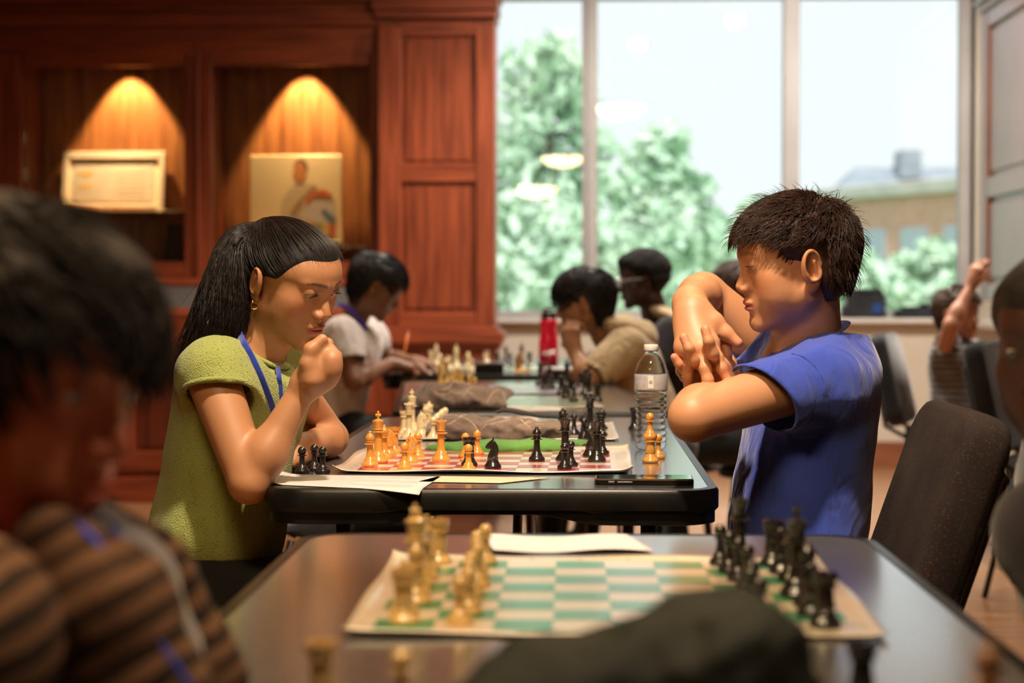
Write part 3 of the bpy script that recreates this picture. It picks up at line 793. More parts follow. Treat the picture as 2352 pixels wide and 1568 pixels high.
pp('pawn', M_AMB, 1512, 1052, 'captured amber pawn on the table behind the amber rook', 'captured amber pieces', z=TZ)
# second game on the same table
G2 = 'pieces of the game on the blue-squared board'
for i, (k, x, y, n) in enumerate((('queen',-.372,4.085,'ivory queen nearest the camera on the blue board'), ('rook',-.392,4.20,'ivory rook left of the ivory queen'), ('king',-.385,4.30,'ivory king, tallest piece on the blue board'),
        ('knight',-.352,4.17,'ivory knight right behind the ivory queen'), ('bishop',-.348,4.25,'ivory bishop between the ivory knight and the far rook'), ('bishop',-.350,4.36,'ivory bishop beside the ivory king'), ('rook',-.360,4.46,'ivory rook at the far end of the ivory back rank'))):
    piece(k, M_IVO, x, y, n, G2, 0)
for i in range(6):
    piece('pawn', M_IVO, -.319+.002*(i % 2), 4.085+i*.068, ordinal(i)+' pawn from the camera in the receding row of ivory pawns', G2)
for k, x, y, n in (('king',.026,4.27,'black king on the blue board behind the black queen'), ('bishop',-.035,4.12,'black bishop on the blue board directly behind the black king of the red board'), ('knight',.014,4.12,'black knight in front of the black king of the blue board'),
        ('pawn',.055,4.36,'black pawn right behind the black king of the blue board'), ('rook',.050,4.16,'black rook at the right of the blue board'), ('pawn',-.01,4.20,'black pawn beside the black bishop of the blue board'), ('pawn',.012,4.06,'black pawn at the near edge of the blue board')):
    piece(k, M_BLK, x, y, n, G2, 180)
pp('rook', M_BLK, 1458, 987, 'lone black rook on the table just left of the water bottle', G2, z=TZ)

# starting position on the nearest board (board frame)
G0 = 'pieces of the game on the nearest board'
def onb(B, i, j, jx=0, jy=0):
    r = B.rotation_euler.z; u = (-3.5+i)*SQ+jx; v = (-3.5+j)*SQ+jy
    return B.location.x+u*math.cos(r)-v*math.sin(r), B.location.y+u*math.sin(r)+v*math.cos(r)
order = ['rook','knight','bishop','king','queen','bishop','knight','rook']
rj = random.Random(12)
for j, k in enumerate(order):
    for i, cm, cn in ((0, M_TAN, 'tan'), (7, M_BLK, 'black')):
        if i == 7 and j == 1 : pass
        x, y = onb(B0, i, j, rj.uniform(-.005,.005), rj.uniform(-.005,.005))
        if k in ('rook','knight','bishop'): n = '%s %s on the nearest board, %s its back rank' % (cn, k, 'near end of' if j < 4 else 'far end of')
        else: n = '%s %s on the back rank of the nearest board' % (cn, k)
        if k == 'queen' and i == 7: x, y = .19, 2.2
        piece(k, cm, x, y, n, G0, 0 if i == 0 else 180)
for j in range(8):
    x, y = onb(B0, 1, j, rj.uniform(-.005,.005), rj.uniform(-.004,.004))
    piece('pawn', M_TAN, x, y, ordinal(j)+' pawn from the camera in the tan pawn row of the nearest board', G0)
    if j not in (3,):
        x, y = onb(B0, 6, j, rj.uniform(-.008,.008), rj.uniform(-.004,.004))
        if j == 0: x -= .005
        piece('pawn', M_BLK, x, y, ordinal(j if j < 3 else j-1)+' pawn from the camera in the black pawn row of the nearest board', G0)
# pieces right in front of the camera
GF = 'blurred pieces closest to the camera'
for k, m, px, pyt, hgt, n in (('rook', M_TAN, 738, 1478, .053, 'tan rook at the bottom of the picture, left of the pawns'), ('pawn', M_TAN, 922, 1497, .0477, 'tan pawn right of the foreground rook'),
        ('pawn', M_TAN, 1110, 1556, .0477, 'tan pawn barely rising into the bottom of the picture'), ('pawn', M_TAN, 1290, 1514, .0477, 'tan pawn in front of the dark green bag'),
        ('rook', M_BLK, 1980, 1468, .053, 'black rook standing right of the dark green bag'), ('knight', M_BLK, 1850, 1518, .056, 'black knight at the right end of the dark green bag'), ('pawn', M_TAN, 1752, 1560, .0477, 'tan pawn under the right end of the dark green bag')):
    d = (CAMH-TZ-.0024-hgt)*FPX/(pyt-674); p = at(px, pyt, d)
    piece(k, m, p.x, p.y, n, GF, 0)
p = at(2272, 1400, 1.13)
fr = piece('rook', M_BRN, p.x, p.y, 'brown wooden rook at the bottom right corner under a bishop', GF, z=TZ)
piece('bishop', M_BRN, p.x, p.y, 'brown wooden bishop standing on the brown rook at the right edge', GF, z=TZ+.0463)
piece('queen', M_BRN, p.x+.045, p.y+.0, 'brown wooden queen at the right edge of the picture beside the stacked pieces', GF, z=TZ)

# third and fourth games, far and blurred
G4 = 'pieces on the second table'
def far(kind, m, px, py, label, grp, z=TZ+.0024, rz=0): return pp(kind, m, px, py, label, grp, rz, z)
far('king', M_YEL, 1012, 893, 'yellow king leading the cluster on the second table', G4)
far('queen', M_YEL, 1026, 880, 'yellow queen behind the yellow king of the second table', G4)
far('bishop', M_YEL, 1042, 890, 'yellow bishop right of the yellow king', G4)
far('rook', M_YEL, 1059, 893, 'yellow rook at the front of the cluster on the second table', G4)
far('knight', M_YEL, 1050, 878, 'yellow knight behind the yellow bishop', G4)
far('pawn', M_YEL, 1078, 893, 'yellow pawn at the right end of the cluster on the second table', G4)
far('pawn', M_YEL, 1090, 899, 'pale pawn lying nearest the brown bag on the second table', G4)
far('pawn', M_YEL, 1037, 897, 'yellow pawn in front between king and rook on the second table', G4)
blk4 = [('queen',1240,885),('knight',1252,893),('bishop',1262,882),('pawn',1268,892),('king',1302,888),('rook',1290,895),('knight',1312,905),('pawn',1300,915),('bishop',1288,905),('pawn',1318,922),('queen',1345,905),('rook',1372,922),('king',1352,917),('knight',1334,889)]
pos4 = ['far left','left','upper left','lower left','centre top','centre','centre right','lower centre','centre left','lowest centre','right of centre','far right front','tallest at the right','right top']
for (k, px, py), n in zip(blk4, pos4):
    far(k, M_BLK, px, py, 'black %s on the second table, %s of the black cluster' % (k, n), G4, rz=150)
G6 = 'pieces on the furthest table'
wh = [('queen',990,848),('king',1002,838),('bishop',1010,846),('pawn',1022,850),('rook',1030,846),('king',1048,842),('bishop',1075,842),('knight',1082,850),('pawn',1114,838),('rook',1118,832),('pawn',984,852)]
nm = ['leftmost','tall left','left inner','low left','middle left','middle','right of middle','right inner','right outer','furthest right','lowest left']
for (k, px, py), n in zip(wh, nm): far(k, M_IVO, px, py, 'ivory %s on the furthest table, %s of its ivory pieces' % (k, n), G6)
bl6 = [('rook',1142,838),('queen',1162,836),('bishop',1172,842),('king',1198,836),('knight',1190,842),('rook',1216,836)]
nm = ['leftmost','second from left','low middle','tallest','low right','rightmost']
for (k, px, py), n in zip(bl6, nm): far(k, M_BLK, px, py, 'black %s on the furthest table, %s of its black pieces' % (k, n), G6)
for (k, px, py), n in zip([('rook',1188,856),('queen',1196,854),('pawn',1212,858)], ['left','middle','right']): far(k, M_AMB, px, py, 'captured amber %s near the red bottle, %s of three' % (k, n), G6)

# ------------------------------------------------------------------ sheets, phone, bottles, bags
M_PAPER = mat('paper', (.72,.65,.62), .7); noise_color(M_PAPER, (.58,.52,.50), (.63,.575,.555), (1,1,1), 3, 8)
M_YPAPER = mat('cream_paper', (.82,.66,.44), .6); noise_color(M_YPAPER, (.66,.48,.30), (.72,.56,.38), (1,1,1), 3, 8)
M_LINE = mat('printed_lines', (.16,.13,.18), .7)
def sheet(name, corners, label, cat, m=M_PAPER, sag=None, lines=10, n=16, thick=.0008, zoff=.0012):
    """corners: four (x,y) world points in order; sag(x,y) -> dz"""
    A, B, C, Dd = [np.array(c) for c in corners]; ctr = (A+B+C+Dd)/4
    o = empty(name, (ctr[0], ctr[1], TZ), 0, label, cat)
    def P(s, t):
        p = (A*(1-s)+B*s)*(1-t)+(Dd*(1-s)+C*s)*t
        return (p[0]-ctr[0], p[1]-ctr[1], zoff + (sag(p[0], p[1]) if sag else 0))
    V = []; F = []
    for lay in (0,1):
        for j in range(n+1):
            for i in range(n+1):
                q = P(i/n, j/n); V.append((q[0], q[1], q[2]-thick*lay))
    b = (n+1)**2
    for j in range(n):
        for i in range(n):
            a = j*(n+1)+i; F.append((a,a+1,a+n+2,a+n+1)); F.append((b+a,b+a+n+1,b+a+n+2,b+a+1))
    for i in range(n):
        for a, c in ((i,i+1),(n*(n+1)+i+1,n*(n+1)+i),((i+1)*(n+1),i*(n+1)),(i*(n+1)+n,(i+1)*(n+1)+n)): F.append((a,c,c+b,a+b))
    MB().add(V, F, True).build('paper', m, o)
    if lines:
        mb = MB()
        for k in range(lines):
            t = .1+.8*k/max(1, lines-1); s1 = .93 if k % 3 else .6
            for i in range(12):
                sa = .06+(s1-.06)*i/12; sb = .06+(s1-.06)*(i+1)/12
                q = [P(sa,t-.004), P(sb,t-.004), P(sb,t+.004), P(sa,t+.004)]
                mb.add([(v[0], v[1], v[2]+.0003) for v in q], [(0,1,2,3)])
        mb.build('printed_line', M_LINE, o, kind='stuff')
    return o
def sagf(x, y):
    e = max(0, 3.045-y); return -.35*e*e*4 + .0
a = onz(640, 1093); b = onz(1012, 1096)
cA = (-.545, 3.10); cB = (a.x, 3.27); cC = (b.x, 3.245); cD = (-.262, 3.015)
sheet('score_sheet', [(-.572,3.125), (-.258,3.012), (b.x,3.245), (a.x-.02,3.275)], 'white score sheet hanging over the near edge of the girl\'s table', 'paper', M_PAPER, lambda x, y: .012*max(0, (-.50-x)/.05) + (-.9*max(0, 3.05-y)**1.5), 9)
p1, p2, p3, p4 = onz(960,1107), onz(1150,1110), onz(1262,1098), onz(1010,1094)
sheet('cream_slip', [tuple(p)[:2] for p in (p1,p2,p3,p4)], 'small cream paper slip beside the white score sheet', 'paper', M_YPAPER, None, 0)
p1, p2, p3, p4 = onz(1133,1271), onz(1502,1268), onz(1440,1234), onz(1104,1234)
sheet('score_sheet', [tuple(p)[:2] for p in (p1,p2,p3,p4)], 'white score sheet lying behind the green-squared board', 'paper', M_PAPER, lambda x, y: .002+.002*math.sin(x*40), 8)
p1, p2, p3, p4 = onz(1150,934), onz(1392,930), onz(1365,915), onz(1160,915)
p1, p2, p3, p4 = onz(1030,972), onz(1236,970), onz(1232,957), onz(1060,957)
sheet('score_sheet', [tuple(p)[:2] for p in (onz(1135,972), onz(1240,972), onz(1236,957), onz(1135,957))], 'white sheet at the far end of the girl\'s table behind the cloth bag', 'paper', M_PAPER, None, 0)
p1, p2, p3, p4 = onz(1160,936), onz(1400,934), onz(1380,912), onz(1170,912)
sheet('score_sheet', [tuple(p)[:2] for p in (onz(1150,936,TZ+.01), onz(1300,935,TZ+.01), onz(1290,926,TZ+.01), onz(1155,926,TZ+.01))], 'white sheet at the near edge of the second table', 'paper', M_PAPER, None, 0)
p1, p2, p3, p4 = onz(905,856), onz(985,858), onz(1010,842), onz(930,840)
sheet('score_sheet', [tuple(p)[:2] for p in (p1,p2,p3,p4)], 'white sheet the boy in the white t-shirt writes on', 'paper', M_PAPER, None, 0)

# phone
ph = onz(1479, 1108); pho = empty('smartphone', (ph.x, ph.y, TZ), math.radians(-1), 'black smartphone lying at the right of the girl\'s table edge', 'phone')
M_SCREEN = mat('phone_glass', (.02,.05,.045), .04, Coat_Weight=1.0); M_COPPER = mat('copper_case_edge', (.35,.17,.10), .35, .6)
MB().prism(rrect(.166, .078, .011, 5), 2, .0, .0075).build('case', M_BLACK, pho)
MB().prism(rrect(.1645, .0765, .011, 5), 2, .0076, .0094).build('bumper', M_COPPER, pho)
MB().prism(rrect(.160, .072, .009, 5), 2, .0094, .0101).build('screen', M_SCREEN, pho)
MB().box(-.060,-.050,-.0396,-.0388,.003,.006,.0003).build('button', M_GREYST, pho); MB().box(-.045,-.020,-.0396,-.0388,.0035,.0055,.0003).build('button', M_GREYST, pho)

# water bottle
M_PET = D.materials.new('clear_plastic'); M_PET.use_nodes = True; _n = M_PET.node_tree; _b = _n.nodes['Principled BSDF']
_b.inputs['Base Color'].default_value = (.93,.96,.98,1); _b.inputs['Roughness'].default_value = .06; _b.inputs['Transmission Weight'].default_value = 1.0; _b.inputs['IOR'].default_value = 1.22
M_CAP = mat('white_cap', (.80,.72,.68), .4)
M_LABEL = mat('bottle_label', (.62,.60,.66), .35); noise_color(M_LABEL, (.66,.62,.62), (.26,.34,.56), (30,30,30), 2, 1.0, lo=.50, hi=.62); PB(M_LABEL).inputs['Alpha'].default_value = .72
wb = onz(1495, 1033); wbo = empty('water_bottle', (wb.x, wb.y, TZ), 0, 'clear plastic water bottle with a white cap on the girl\'s table', 'bottle')
pr = [(.0001,.006),(.012,.004),(.020,.001),(.026,.001),(.031,.006),(.0325,.014)]
zz = .014
while zz < .118:
    zz += .0022; k = (zz-.02)/.0125; rr = .0325 + .0011*math.sin(k*2*math.pi) - .0022*math.exp(-((zz-.062)/.022)**2)
    pr.append((rr, zz))
pr += [(.0335,.120),(.0338,.124),(.0338,.156),(.0335,.160),(.0322,.166),(.0285,.176),(.0225,.187),(.0160,.195),(.0128,.199),(.0125,.2015),(.0150,.2020),(.0150,.2032),(.0122,.2035),(.0122,.212)]
inner = [(max(.0001, r-.0007), z+.0005) for r, z in reversed(pr)]
MB().lathe(pr+inner, 40).build('bottle_body', M_PET, wbo)
MB().lathe([(.0340,.124),(.0343,.125),(.0343,.155),(.0340,.156)], 40).build('label', M_LABEL, wbo)
MB().lathe([(.0142,.2040),(.0146,.2045),(.0146,.2145),(.0138,.2158),(.0,.2160)], 28).build('cap', M_CAP, wbo)
M_WATER = D.materials.new('water'); M_WATER.use_nodes = True; _b = M_WATER.node_tree.nodes['Principled BSDF']; _b.inputs['Transmission Weight'].default_value = 1; _b.inputs['Roughness'].default_value = 0; _b.inputs['IOR'].default_value = 1.15
# recycling mark: three bent arrows on a pale panel
M_PALE = mat('pale_print', (.80,.72,.62), .5)
def on_cyl(mb, pts, R, a0, z0, up=.0):
    V = [((R)*math.sin(a0+u/R), -(R)*math.cos(a0+u/R), z0+v) for u, v in pts]; mb.add(V, [tuple(range(len(pts)))]); return mb
pa = -.05
pl = on_cyl(MB(), [(-.0055,-.0125),(-.0018,-.0125),(.0018,-.0125),(.0055,-.0125),(.0055,.0125),(.0018,.0125),(-.0018,.0125),(-.0055,.0125)], .0346, pa, .1405).build('mark_panel', M_PALE, wbo)
mb = MB()
for k in range(3):
    t = math.radians(90+120*k); c, s = math.cos(t), math.sin(t)
    R2 = lambda u, v: (u*math.cos(t-math.pi/2)-v*math.sin(t-math.pi/2), u*math.sin(t-math.pi/2)+v*math.cos(t-math.pi/2))
    on_cyl(mb, [R2(-.0022,.0012), R2(-.0012,.0032), R2(.0008,.0032), R2(.0014,.0021), R2(-.0003,.0021), R2(-.0008,.0008)], .0348, pa, .140)
    on_cyl(mb, [R2(.0004,.0014), R2(.0028,.0014), R2(.0019,.0034)], .0348, pa, .140)
mb.build('recycling_mark', M_INK, wbo)

# red bottle on the furthest table
M_REDP = mat('red_plastic', (.75,.003,.03), .15, Transmission_Weight=.55, Coat_Weight=.5); M_REDD = mat('dark_red_drink', (.16,.0,.008), .15, Coat_Weight=.4)
rb = onz(1260, 843); rbo = empty('red_bottle', (rb.x, rb.y, TZ), 0, 'red plastic sports bottle with a dark lid on the furthest table', 'bottle')
MB().lathe([(.0,0),(.040,0),(.042,.004),(.042,.076)], 28).build('lower_body', M_REDD, rbo)
MB().lathe([(.042,.076),(.0425,.080),(.042,.110),(.038,.135),(.036,.160),(.037,.185),(.036,.205),(.030,.214)], 28).build('upper_body', M_REDP, rbo)
MB().lathe([(.033,.212),(.034,.216),(.034,.226),(.028,.240),(.022,.246),(0,.248)], 24).build('lid', M_BLACK, rbo)
MB().tube([(-.024,0,.236),(-.014,0,.252),(.006,0,.252),(.020,0,.238)], .006, 8).build('spout', M_BLACK, rbo)

# cloth bags
M_BROWNC = cloth_mat('brown_checked_cloth', (.13,.085,.065), (.23,.165,.13), 500, wrinkle=.02)
M_LTHREAD = mat('cream_thread', (.60,.46,.34), .8)
M_GREENC = cloth_mat('green_cloth', (.05,.17,.03), (.12,.30,.06), 500)
M_DKC = cloth_mat('black_cloth', (.012,.012,.014), (.03,.03,.03), 500)
M_OLIVE = cloth_mat('olive_black_nylon', (.006,.0065,.0045), (.020,.021,.015), 300, rough=.7, sheen=.0)
def lump(name, pts, rad, m, label, cat, h=.004, fold=.006, fs=60, seed=0, flat=1.0, ztop=None, extra=None, z0=TZ, squash=.5):
    pts = np.array(pts, np.float32); lo = pts.min(0)-max(rad)*1.3-.01; hi = pts.max(0)+max(rad)*1.3+.01; lo[2] = z0-.001
    ctr = pts.mean(0)
    def f(P):
        Q = P.copy(); Q[:,2] = (Q[:,2]-z0)/squash+z0
        d = None
        for i in range(len(pts)-1):
            a = pts[i].copy(); b = pts[i+1].copy(); a[2] = (a[2]-z0)/squash+z0; b[2] = (b[2]-z0)/squash+z0
            g = cap(Q, a, b, rad[i], rad[i+1]); d = g if d is None else smin(d, g, .03)
        d = d + fold*fnoise(P*np.array([1,1,1.6],np.float32), fs, seed) + fold*1.1*np.abs(fnoise(P*np.array([1,.6,1.2],np.float32), fs*1.15, seed+7))-fold*.5 + fold*.5*fnoise(P, fs*2.3, seed+1)
        return np.maximum(d*.7, (z0+.0008)-P[:,2])
    o = empty(name, (ctr[0], ctr[1], z0), 0, label, cat)
    sdf_obj('cloth', f, lo, hi, h, m, o, None, (ctr[0], ctr[1], z0))
    return o, f, np.array((ctr[0], ctr[1], z0))
def thread_lines(o, f, org, segs, m, r=.0009, up=.3):
    for (A, B) in segs:
        pts = []
        for t in np.linspace(0, 1, 24):
            x = A[0]+(B[0]-A[0])*t; y = A[1]+(B[1]-A[1])*t; zs = np.arange(TZ+.001, TZ+.09, .0015)
            P = np.array([[x,y,z] for z in zs], np.float32); v = f(P); ins = np.nonzero(v < 0)[0]
            if len(ins) == 0: continue
            pts.append((x-org[0], y-org[1], zs[ins[-1]]+.0006-org[2]))
        if len(pts) > 2: MB().tube(pts, r, 5).build('stitched_line', m, o)
# brown bag over the green cloth behind the red board (table 1)
gc = []
def cl(px, py, dz): p = onz(px, py, TZ); return (p.x, p.y, TZ+dz)
lump('green_cloth_bag', [cl(1010,1034,.004), cl(1120,1036,.006), cl(1240,1034,.007), cl(1340,1022,.004)], [.030,.042,.044,.022], M_GREENC, 'folded green cloth bag lying behind the red board', 'bag', .003, .004, 70, 3, squash=.36)
bo, bf, borg = lump('brown_cloth_bag', [cl(1012,1003,.022), cl(1060,1008,.022), cl(1130,1010,.018), cl(1200,1012,.020), cl(1285,1010,.022)], [.030,.046,.040,.042,.026], M_BROWNC, 'brown cloth bag with cream lines lying on the green cloth', 'bag', .003, .006, 55, 5, squash=.62)
thread_lines(bo, bf, borg, [((-.33,4.00),(-.20,4.14)), ((-.26,3.98),(-.12,4.12)), ((-.16,3.98),(-.05,4.1)), ((-.30,4.12),(-.16,3.98)), ((-.18,4.12),(-.08,3.98)), ((-.34,4.04),(-.02,4.03))], M_LTHREAD)
p1, p2 = cl(1155,985,.03), cl(1285,1000,.035)
st = empty('black_strap', (p1[0], p1[1], TZ), 0, 'black cloth strap trailing over the brown bag', 'strap')
q = [np.array(cl(px, py, dz)) - np.array((p1[0], p1[1], TZ)) for px, py, dz in ((1140,1000,.052),(1165,1000,.058),(1200,1004,.055),(1240,1006,.050),(1285,1006,.048),(1300,1008,.03),(1312,1010,.012))]
MB().tube([tuple(v) for v in q], [.010,.014,.012,.012,.013,.010,.008], 8, flat=.35).build('strap', M_DKC, st)
# brown bag on table 2
b3o, b3f, b3g = lump('brown_cloth_bag', [cl(965,937,.015), cl(1010,937,.030), cl(1060,938,.028), cl(1110,938,.022), cl(1140,935,.035)], [.045,.066,.060,.052,.034], M_BROWNC, 'brown cloth bag crumpled on the near left of the second table', 'bag', .0035, .012, 36, 8, squash=.60)
thread_lines(b3o, b3f, b3g, [((-.42,5.08),(-.30,5.24)), ((-.36,5.06),(-.24,5.22)), ((-.30,5.06),(-.20,5.2)), ((-.40,5.14),(-.18,5.10))], M_LTHREAD, .0012)
# olive bag in the foreground
fo = [at(1080,1565,1.25), at(1250,1560,1.27), at(1450,1560,1.28), at(1640,1550,1.29), at(1740,1560,1.30)]
lump('olive_bag', [(fo[0].x+.01, fo[0].y, TZ+.03), (fo[1].x, fo[1].y, TZ+.045), (fo[2].x, fo[2].y, TZ+.05), (fo[3].x, fo[3].y, TZ+.066), (fo[4].x, fo[4].y, TZ+.045)], [.034,.046,.052,.060,.042], M_OLIVE, 'dark olive cloth bag in the foreground before the green-squared board', 'bag', .003, .005, 45, 11, squash=.72)
# black flat round case on table 2
rc_ = onz(1312, 868); rco = empty('round_case', (rc_.x, rc_.y, TZ), 0, 'flat round black case with a pale rim at the far right of the second table', 'case')
MB().lathe([(0,0),(.085,0),(.098,.008),(.100,.02),(.092,.032),(0,.034)], 36).build('base', M_BLACK, rco)
MB().lathe([(.092,.028),(.104,.032),(.105,.038),(.098,.041),(.0,.040)], 36).build('lid', M_SILL, rco)
# black box with cloth on the furthest table
bx = onz(1124, 857); bxo = empty('black_box', (bx.x, bx.y, TZ), 0, 'small black box with a grey lid on the furthest table', 'box')
MB().box(-.058,.058,-.03,.03,0,.036,.003).build('body', M_BLACK, bxo); MB().prism([(-.055,.036),(.058,.036),(.058,.042),(.02,.046),(-.055,.040)], 1, -.03, .03).build('lid', M_GREYST, bxo)
# cup with pencil
cu = onz(927, 853); cuo = empty('dark_cup', (cu.x, cu.y, TZ), 0, 'small dark cup holding an orange pencil on the furthest table', 'cup')
MB().lathe([(0,0),(.024,0),(.026,.045),(.023,.045),(.022,.004),(0,.004)], 20).build('cup_body', mat('navy_plastic', (.02,.025,.06), .2, Coat_Weight=.6), cuo)
pn = empty('pencil', (cu.x, cu.y, TZ+.006), 0, 'orange pencil standing in the small dark cup', 'pencil')
M_PENC = mat('orange_paint', (.75,.22,.04), .35)
MB().tube([(-.010,0,0),(.018,0,.150)], .0048, 6).build('shaft', M_PENC, pn); MB().tube([(.018,0,.150),(.0202,0,.162)], [.0048,.005], 8).build('eraser', mat('pink_eraser', (.6,.2,.15), .7), pn)

# bags on the sill
M_BAGB = cloth_mat('black_nylon', (.012,.014,.018), (.03,.035,.045), 300, rough=.55)
M_BAGBL = mat('blue_patch', (.01,.05,.22), .5)
c = at(1988, 700, YW-.02); cb2 = empty('camera_bag', (c.x, YW-.02, SILLZ), 0, 'black camera bag with a handle standing on the window sill', 'bag')
MB().box(-.125,.115,-.07,.06,.0,.155,.02).build('body', M_BAGB, cb2); MB().box(-.10,.10,-.075,.06,.14,.180,.018).build('lid', M_BAGB, cb2)
MB().tube([(-.07,-.01,.18),(-.06,-.01,.205),(-.02,-.01,.222),(.03,-.01,.222),(.06,-.01,.20),(.065,-.01,.18)], .006, 6).build('handle', M_BAGB, cb2)
MB().box(-.150,-.12,-.05,.05,.0,.08,.012).build('side_pocket', M_BAGB, cb2); MB().box(.03,.09,-.082,-.07,.03,.09,.004).build('patch', M_BAGBL, cb2)
c = at(2105, 720, YW-.02); cb3 = empty('flat_bag', (c.x, YW-.02, SILLZ), 0, 'flat black bag lying on the window sill right of the camera bag', 'bag')
MB().box(-.145,.15,-.07,.06,0,.052,.015).build('body', M_BAGB, cb3); MB().box(-.10,.13,-.05,.05,.048,.072,.012).build('flap', M_BAGB, cb3)
MB().box(.02,.07,-.03,.03,.07,.090,.006).build('buckle', M_BLACK, cb3)

# pictures in the niches
M_FRAME = mat('pale_frame', (.72,.62,.56), .25, Coat_Weight=.4); M_MATB = mat('mount_board', (.85,.76,.62), .6); M_YST = mat('yellow_print', (.75,.50,.10), .6); M_SILV = mat('grey_print', (.60,.52,.40), .6)
c = at(258, 400, YC+.25); fr1 = empty('framed_certificate', (c.x, YC+.25, 0), 0, 'white framed certificate in the left lit niche of the cabinet', 'frame')
fr1.location.z = 1.505; fr1.rotation_euler = (math.radians(-12), 0, 0)
W2, H2 = .275, .325
MB().box(-W2,W2,0,.02,0,H2,.004).build('back_board', M_MATB, fr1)
for a in ((-W2-.005,W2+.005,H2-.035,H2+.006), (-W2-.005,W2+.005,-.006,.035)): MB().box(a[0],a[1],-.018,0.004,a[2],a[3],.005).build('frame_side', M_FRAME, fr1)
for s in (-1,1): MB().box(s*W2-.03 if s>0 else -W2-.005, W2+.005 if s>0 else -W2+.03, -.018,.004,.035,H2-.035,.005).build('frame_side', M_FRAME, fr1)
MB().box(-W2+.055,W2-.055,-.004,0,.055,H2-.055,.0).build('sheet', M_PAPER, fr1)
for a in ((-.19,-.12,.20,.216), (-.19,-.12,.13,.146)): MB().box(a[0],a[1],-.0052,-.004,a[2],a[3]).build('printed_band', M_YST, fr1)
for k in range(6): MB().box(.02,.17,-.0052,-.004,.09+k*.026,.096+k*.026).build('printed_line', M_SILV, fr1)
MB().box(-W2+.02,W2-.02,-.12,.02,-.03,-.008,.003).build('stand', M_NICHE, fr1)
c = at(680, 450, YC+.27); fr2 = empty('portrait_picture', (c.x, YC+.27, 1.31), 0, 'square picture of a seated man in a white robe in the right niche', 'picture')
W2, H2 = .250, .498
MB().box(-W2,W2,0,.025,0,H2,.004).build('panel', mat('picture_ground', (.88,.70,.48), .35, Coat_Weight=.3), fr2)
def flat(name, pts, col, k=1, par=fr2):
    m = mat('print_'+name, col, .5); MB().prism([(u*W2, v*H2) for u, v in pts], 1, -.0006*k, 0).build(name, m, par)
def oval(cx_, cy_, rx_, ry_, n=20): return [(cx_+rx_*math.cos(2*math.pi*i/n), cy_+ry_*math.sin(2*math.pi*i/n)) for i in range(n)]
flat('printed_robe', [(-.36,.28),(-.30,.52),(-.12,.64),(.06,.72),(.34,.68),(.70,.56),(.86,.50),(.84,.38),(.5,.40),(.2,.38),(.15,.26)], (.60,.47,.34), 1)
flat('printed_fold', [(-.15,.36),(.0,.48),(.40,.68),(.46,.66),(.1,.42),(-.05,.30)], (.38,.24,.13), 2)
flat('printed_hair', oval(.10,.86,.155,.095), (.10,.05,.03), 2)
flat('printed_face', oval(.08,.815,.14,.115), (.60,.24,.10), 3)
flat('printed_arm', [(.20,.50),(.36,.60),(.62,.63),(.78,.57),(.70,.54),(.42,.56),(.24,.44)], (.60,.13,.06), 4)
flat('printed_table', [(-.80,.24),(-.40,.28),(.12,.28),(.12,.12),(-.30,.12),(-.34,.22),(-.78,.21)], (.40,.24,.18), 2)
flat('printed_cloth', [(.15,.50),(.30,.52),(.60,.50),(.85,.46),(.88,.28),(.50,.26),(.16,.30)], (.55,.50,.52), 3)
flat('printed_blue_band', [(.60,.42),(.86,.32),(.88,.26),(.70,.27),(.54,.38)], (.12,.20,.30), 4)
flat('printed_blue_cushion', [(-.22,.32),(.10,.34),(.12,.27),(-.24,.26)], (.35,.36,.55), 4)
for i, cc in enumerate([(.5,.3,.12),(.7,.45,.15),(.45,.12,.08),(.6,.4,.16),(.55,.1,.07),(.2,.3,.2),(.65,.42,.15),(.5,.12,.08)]):
    flat('printed_stripe', [(-.26+i*.14,.26),(-.13+i*.14,.26),(-.13+i*.14,.10),(-.26+i*.14,.10)], cc, 3)
flat('printed_base_band', [(-.30,.10),(.86,.10),(.90,.0),(-.34,.0)], (.30,.24,.20), 2)
MB().box(.25*W2, .98*W2, -.03, .0, -.0, .035, .003).build('caption_stand', M_BLACK, fr2)
# folded grey chair shape in the left niche: dark box
dk = at(398, 560, YC+.15); dko = empty('dark_case', (dk.x, YC+.15, NB-.005), 0, 'dark case standing at the bottom right of the left niche', 'case')
MB().prism([(-.045,0),(.04,0),(.04,.21),(-.02,.21)], 1, -.05, .05).build('case_body', M_BLACK, dko)

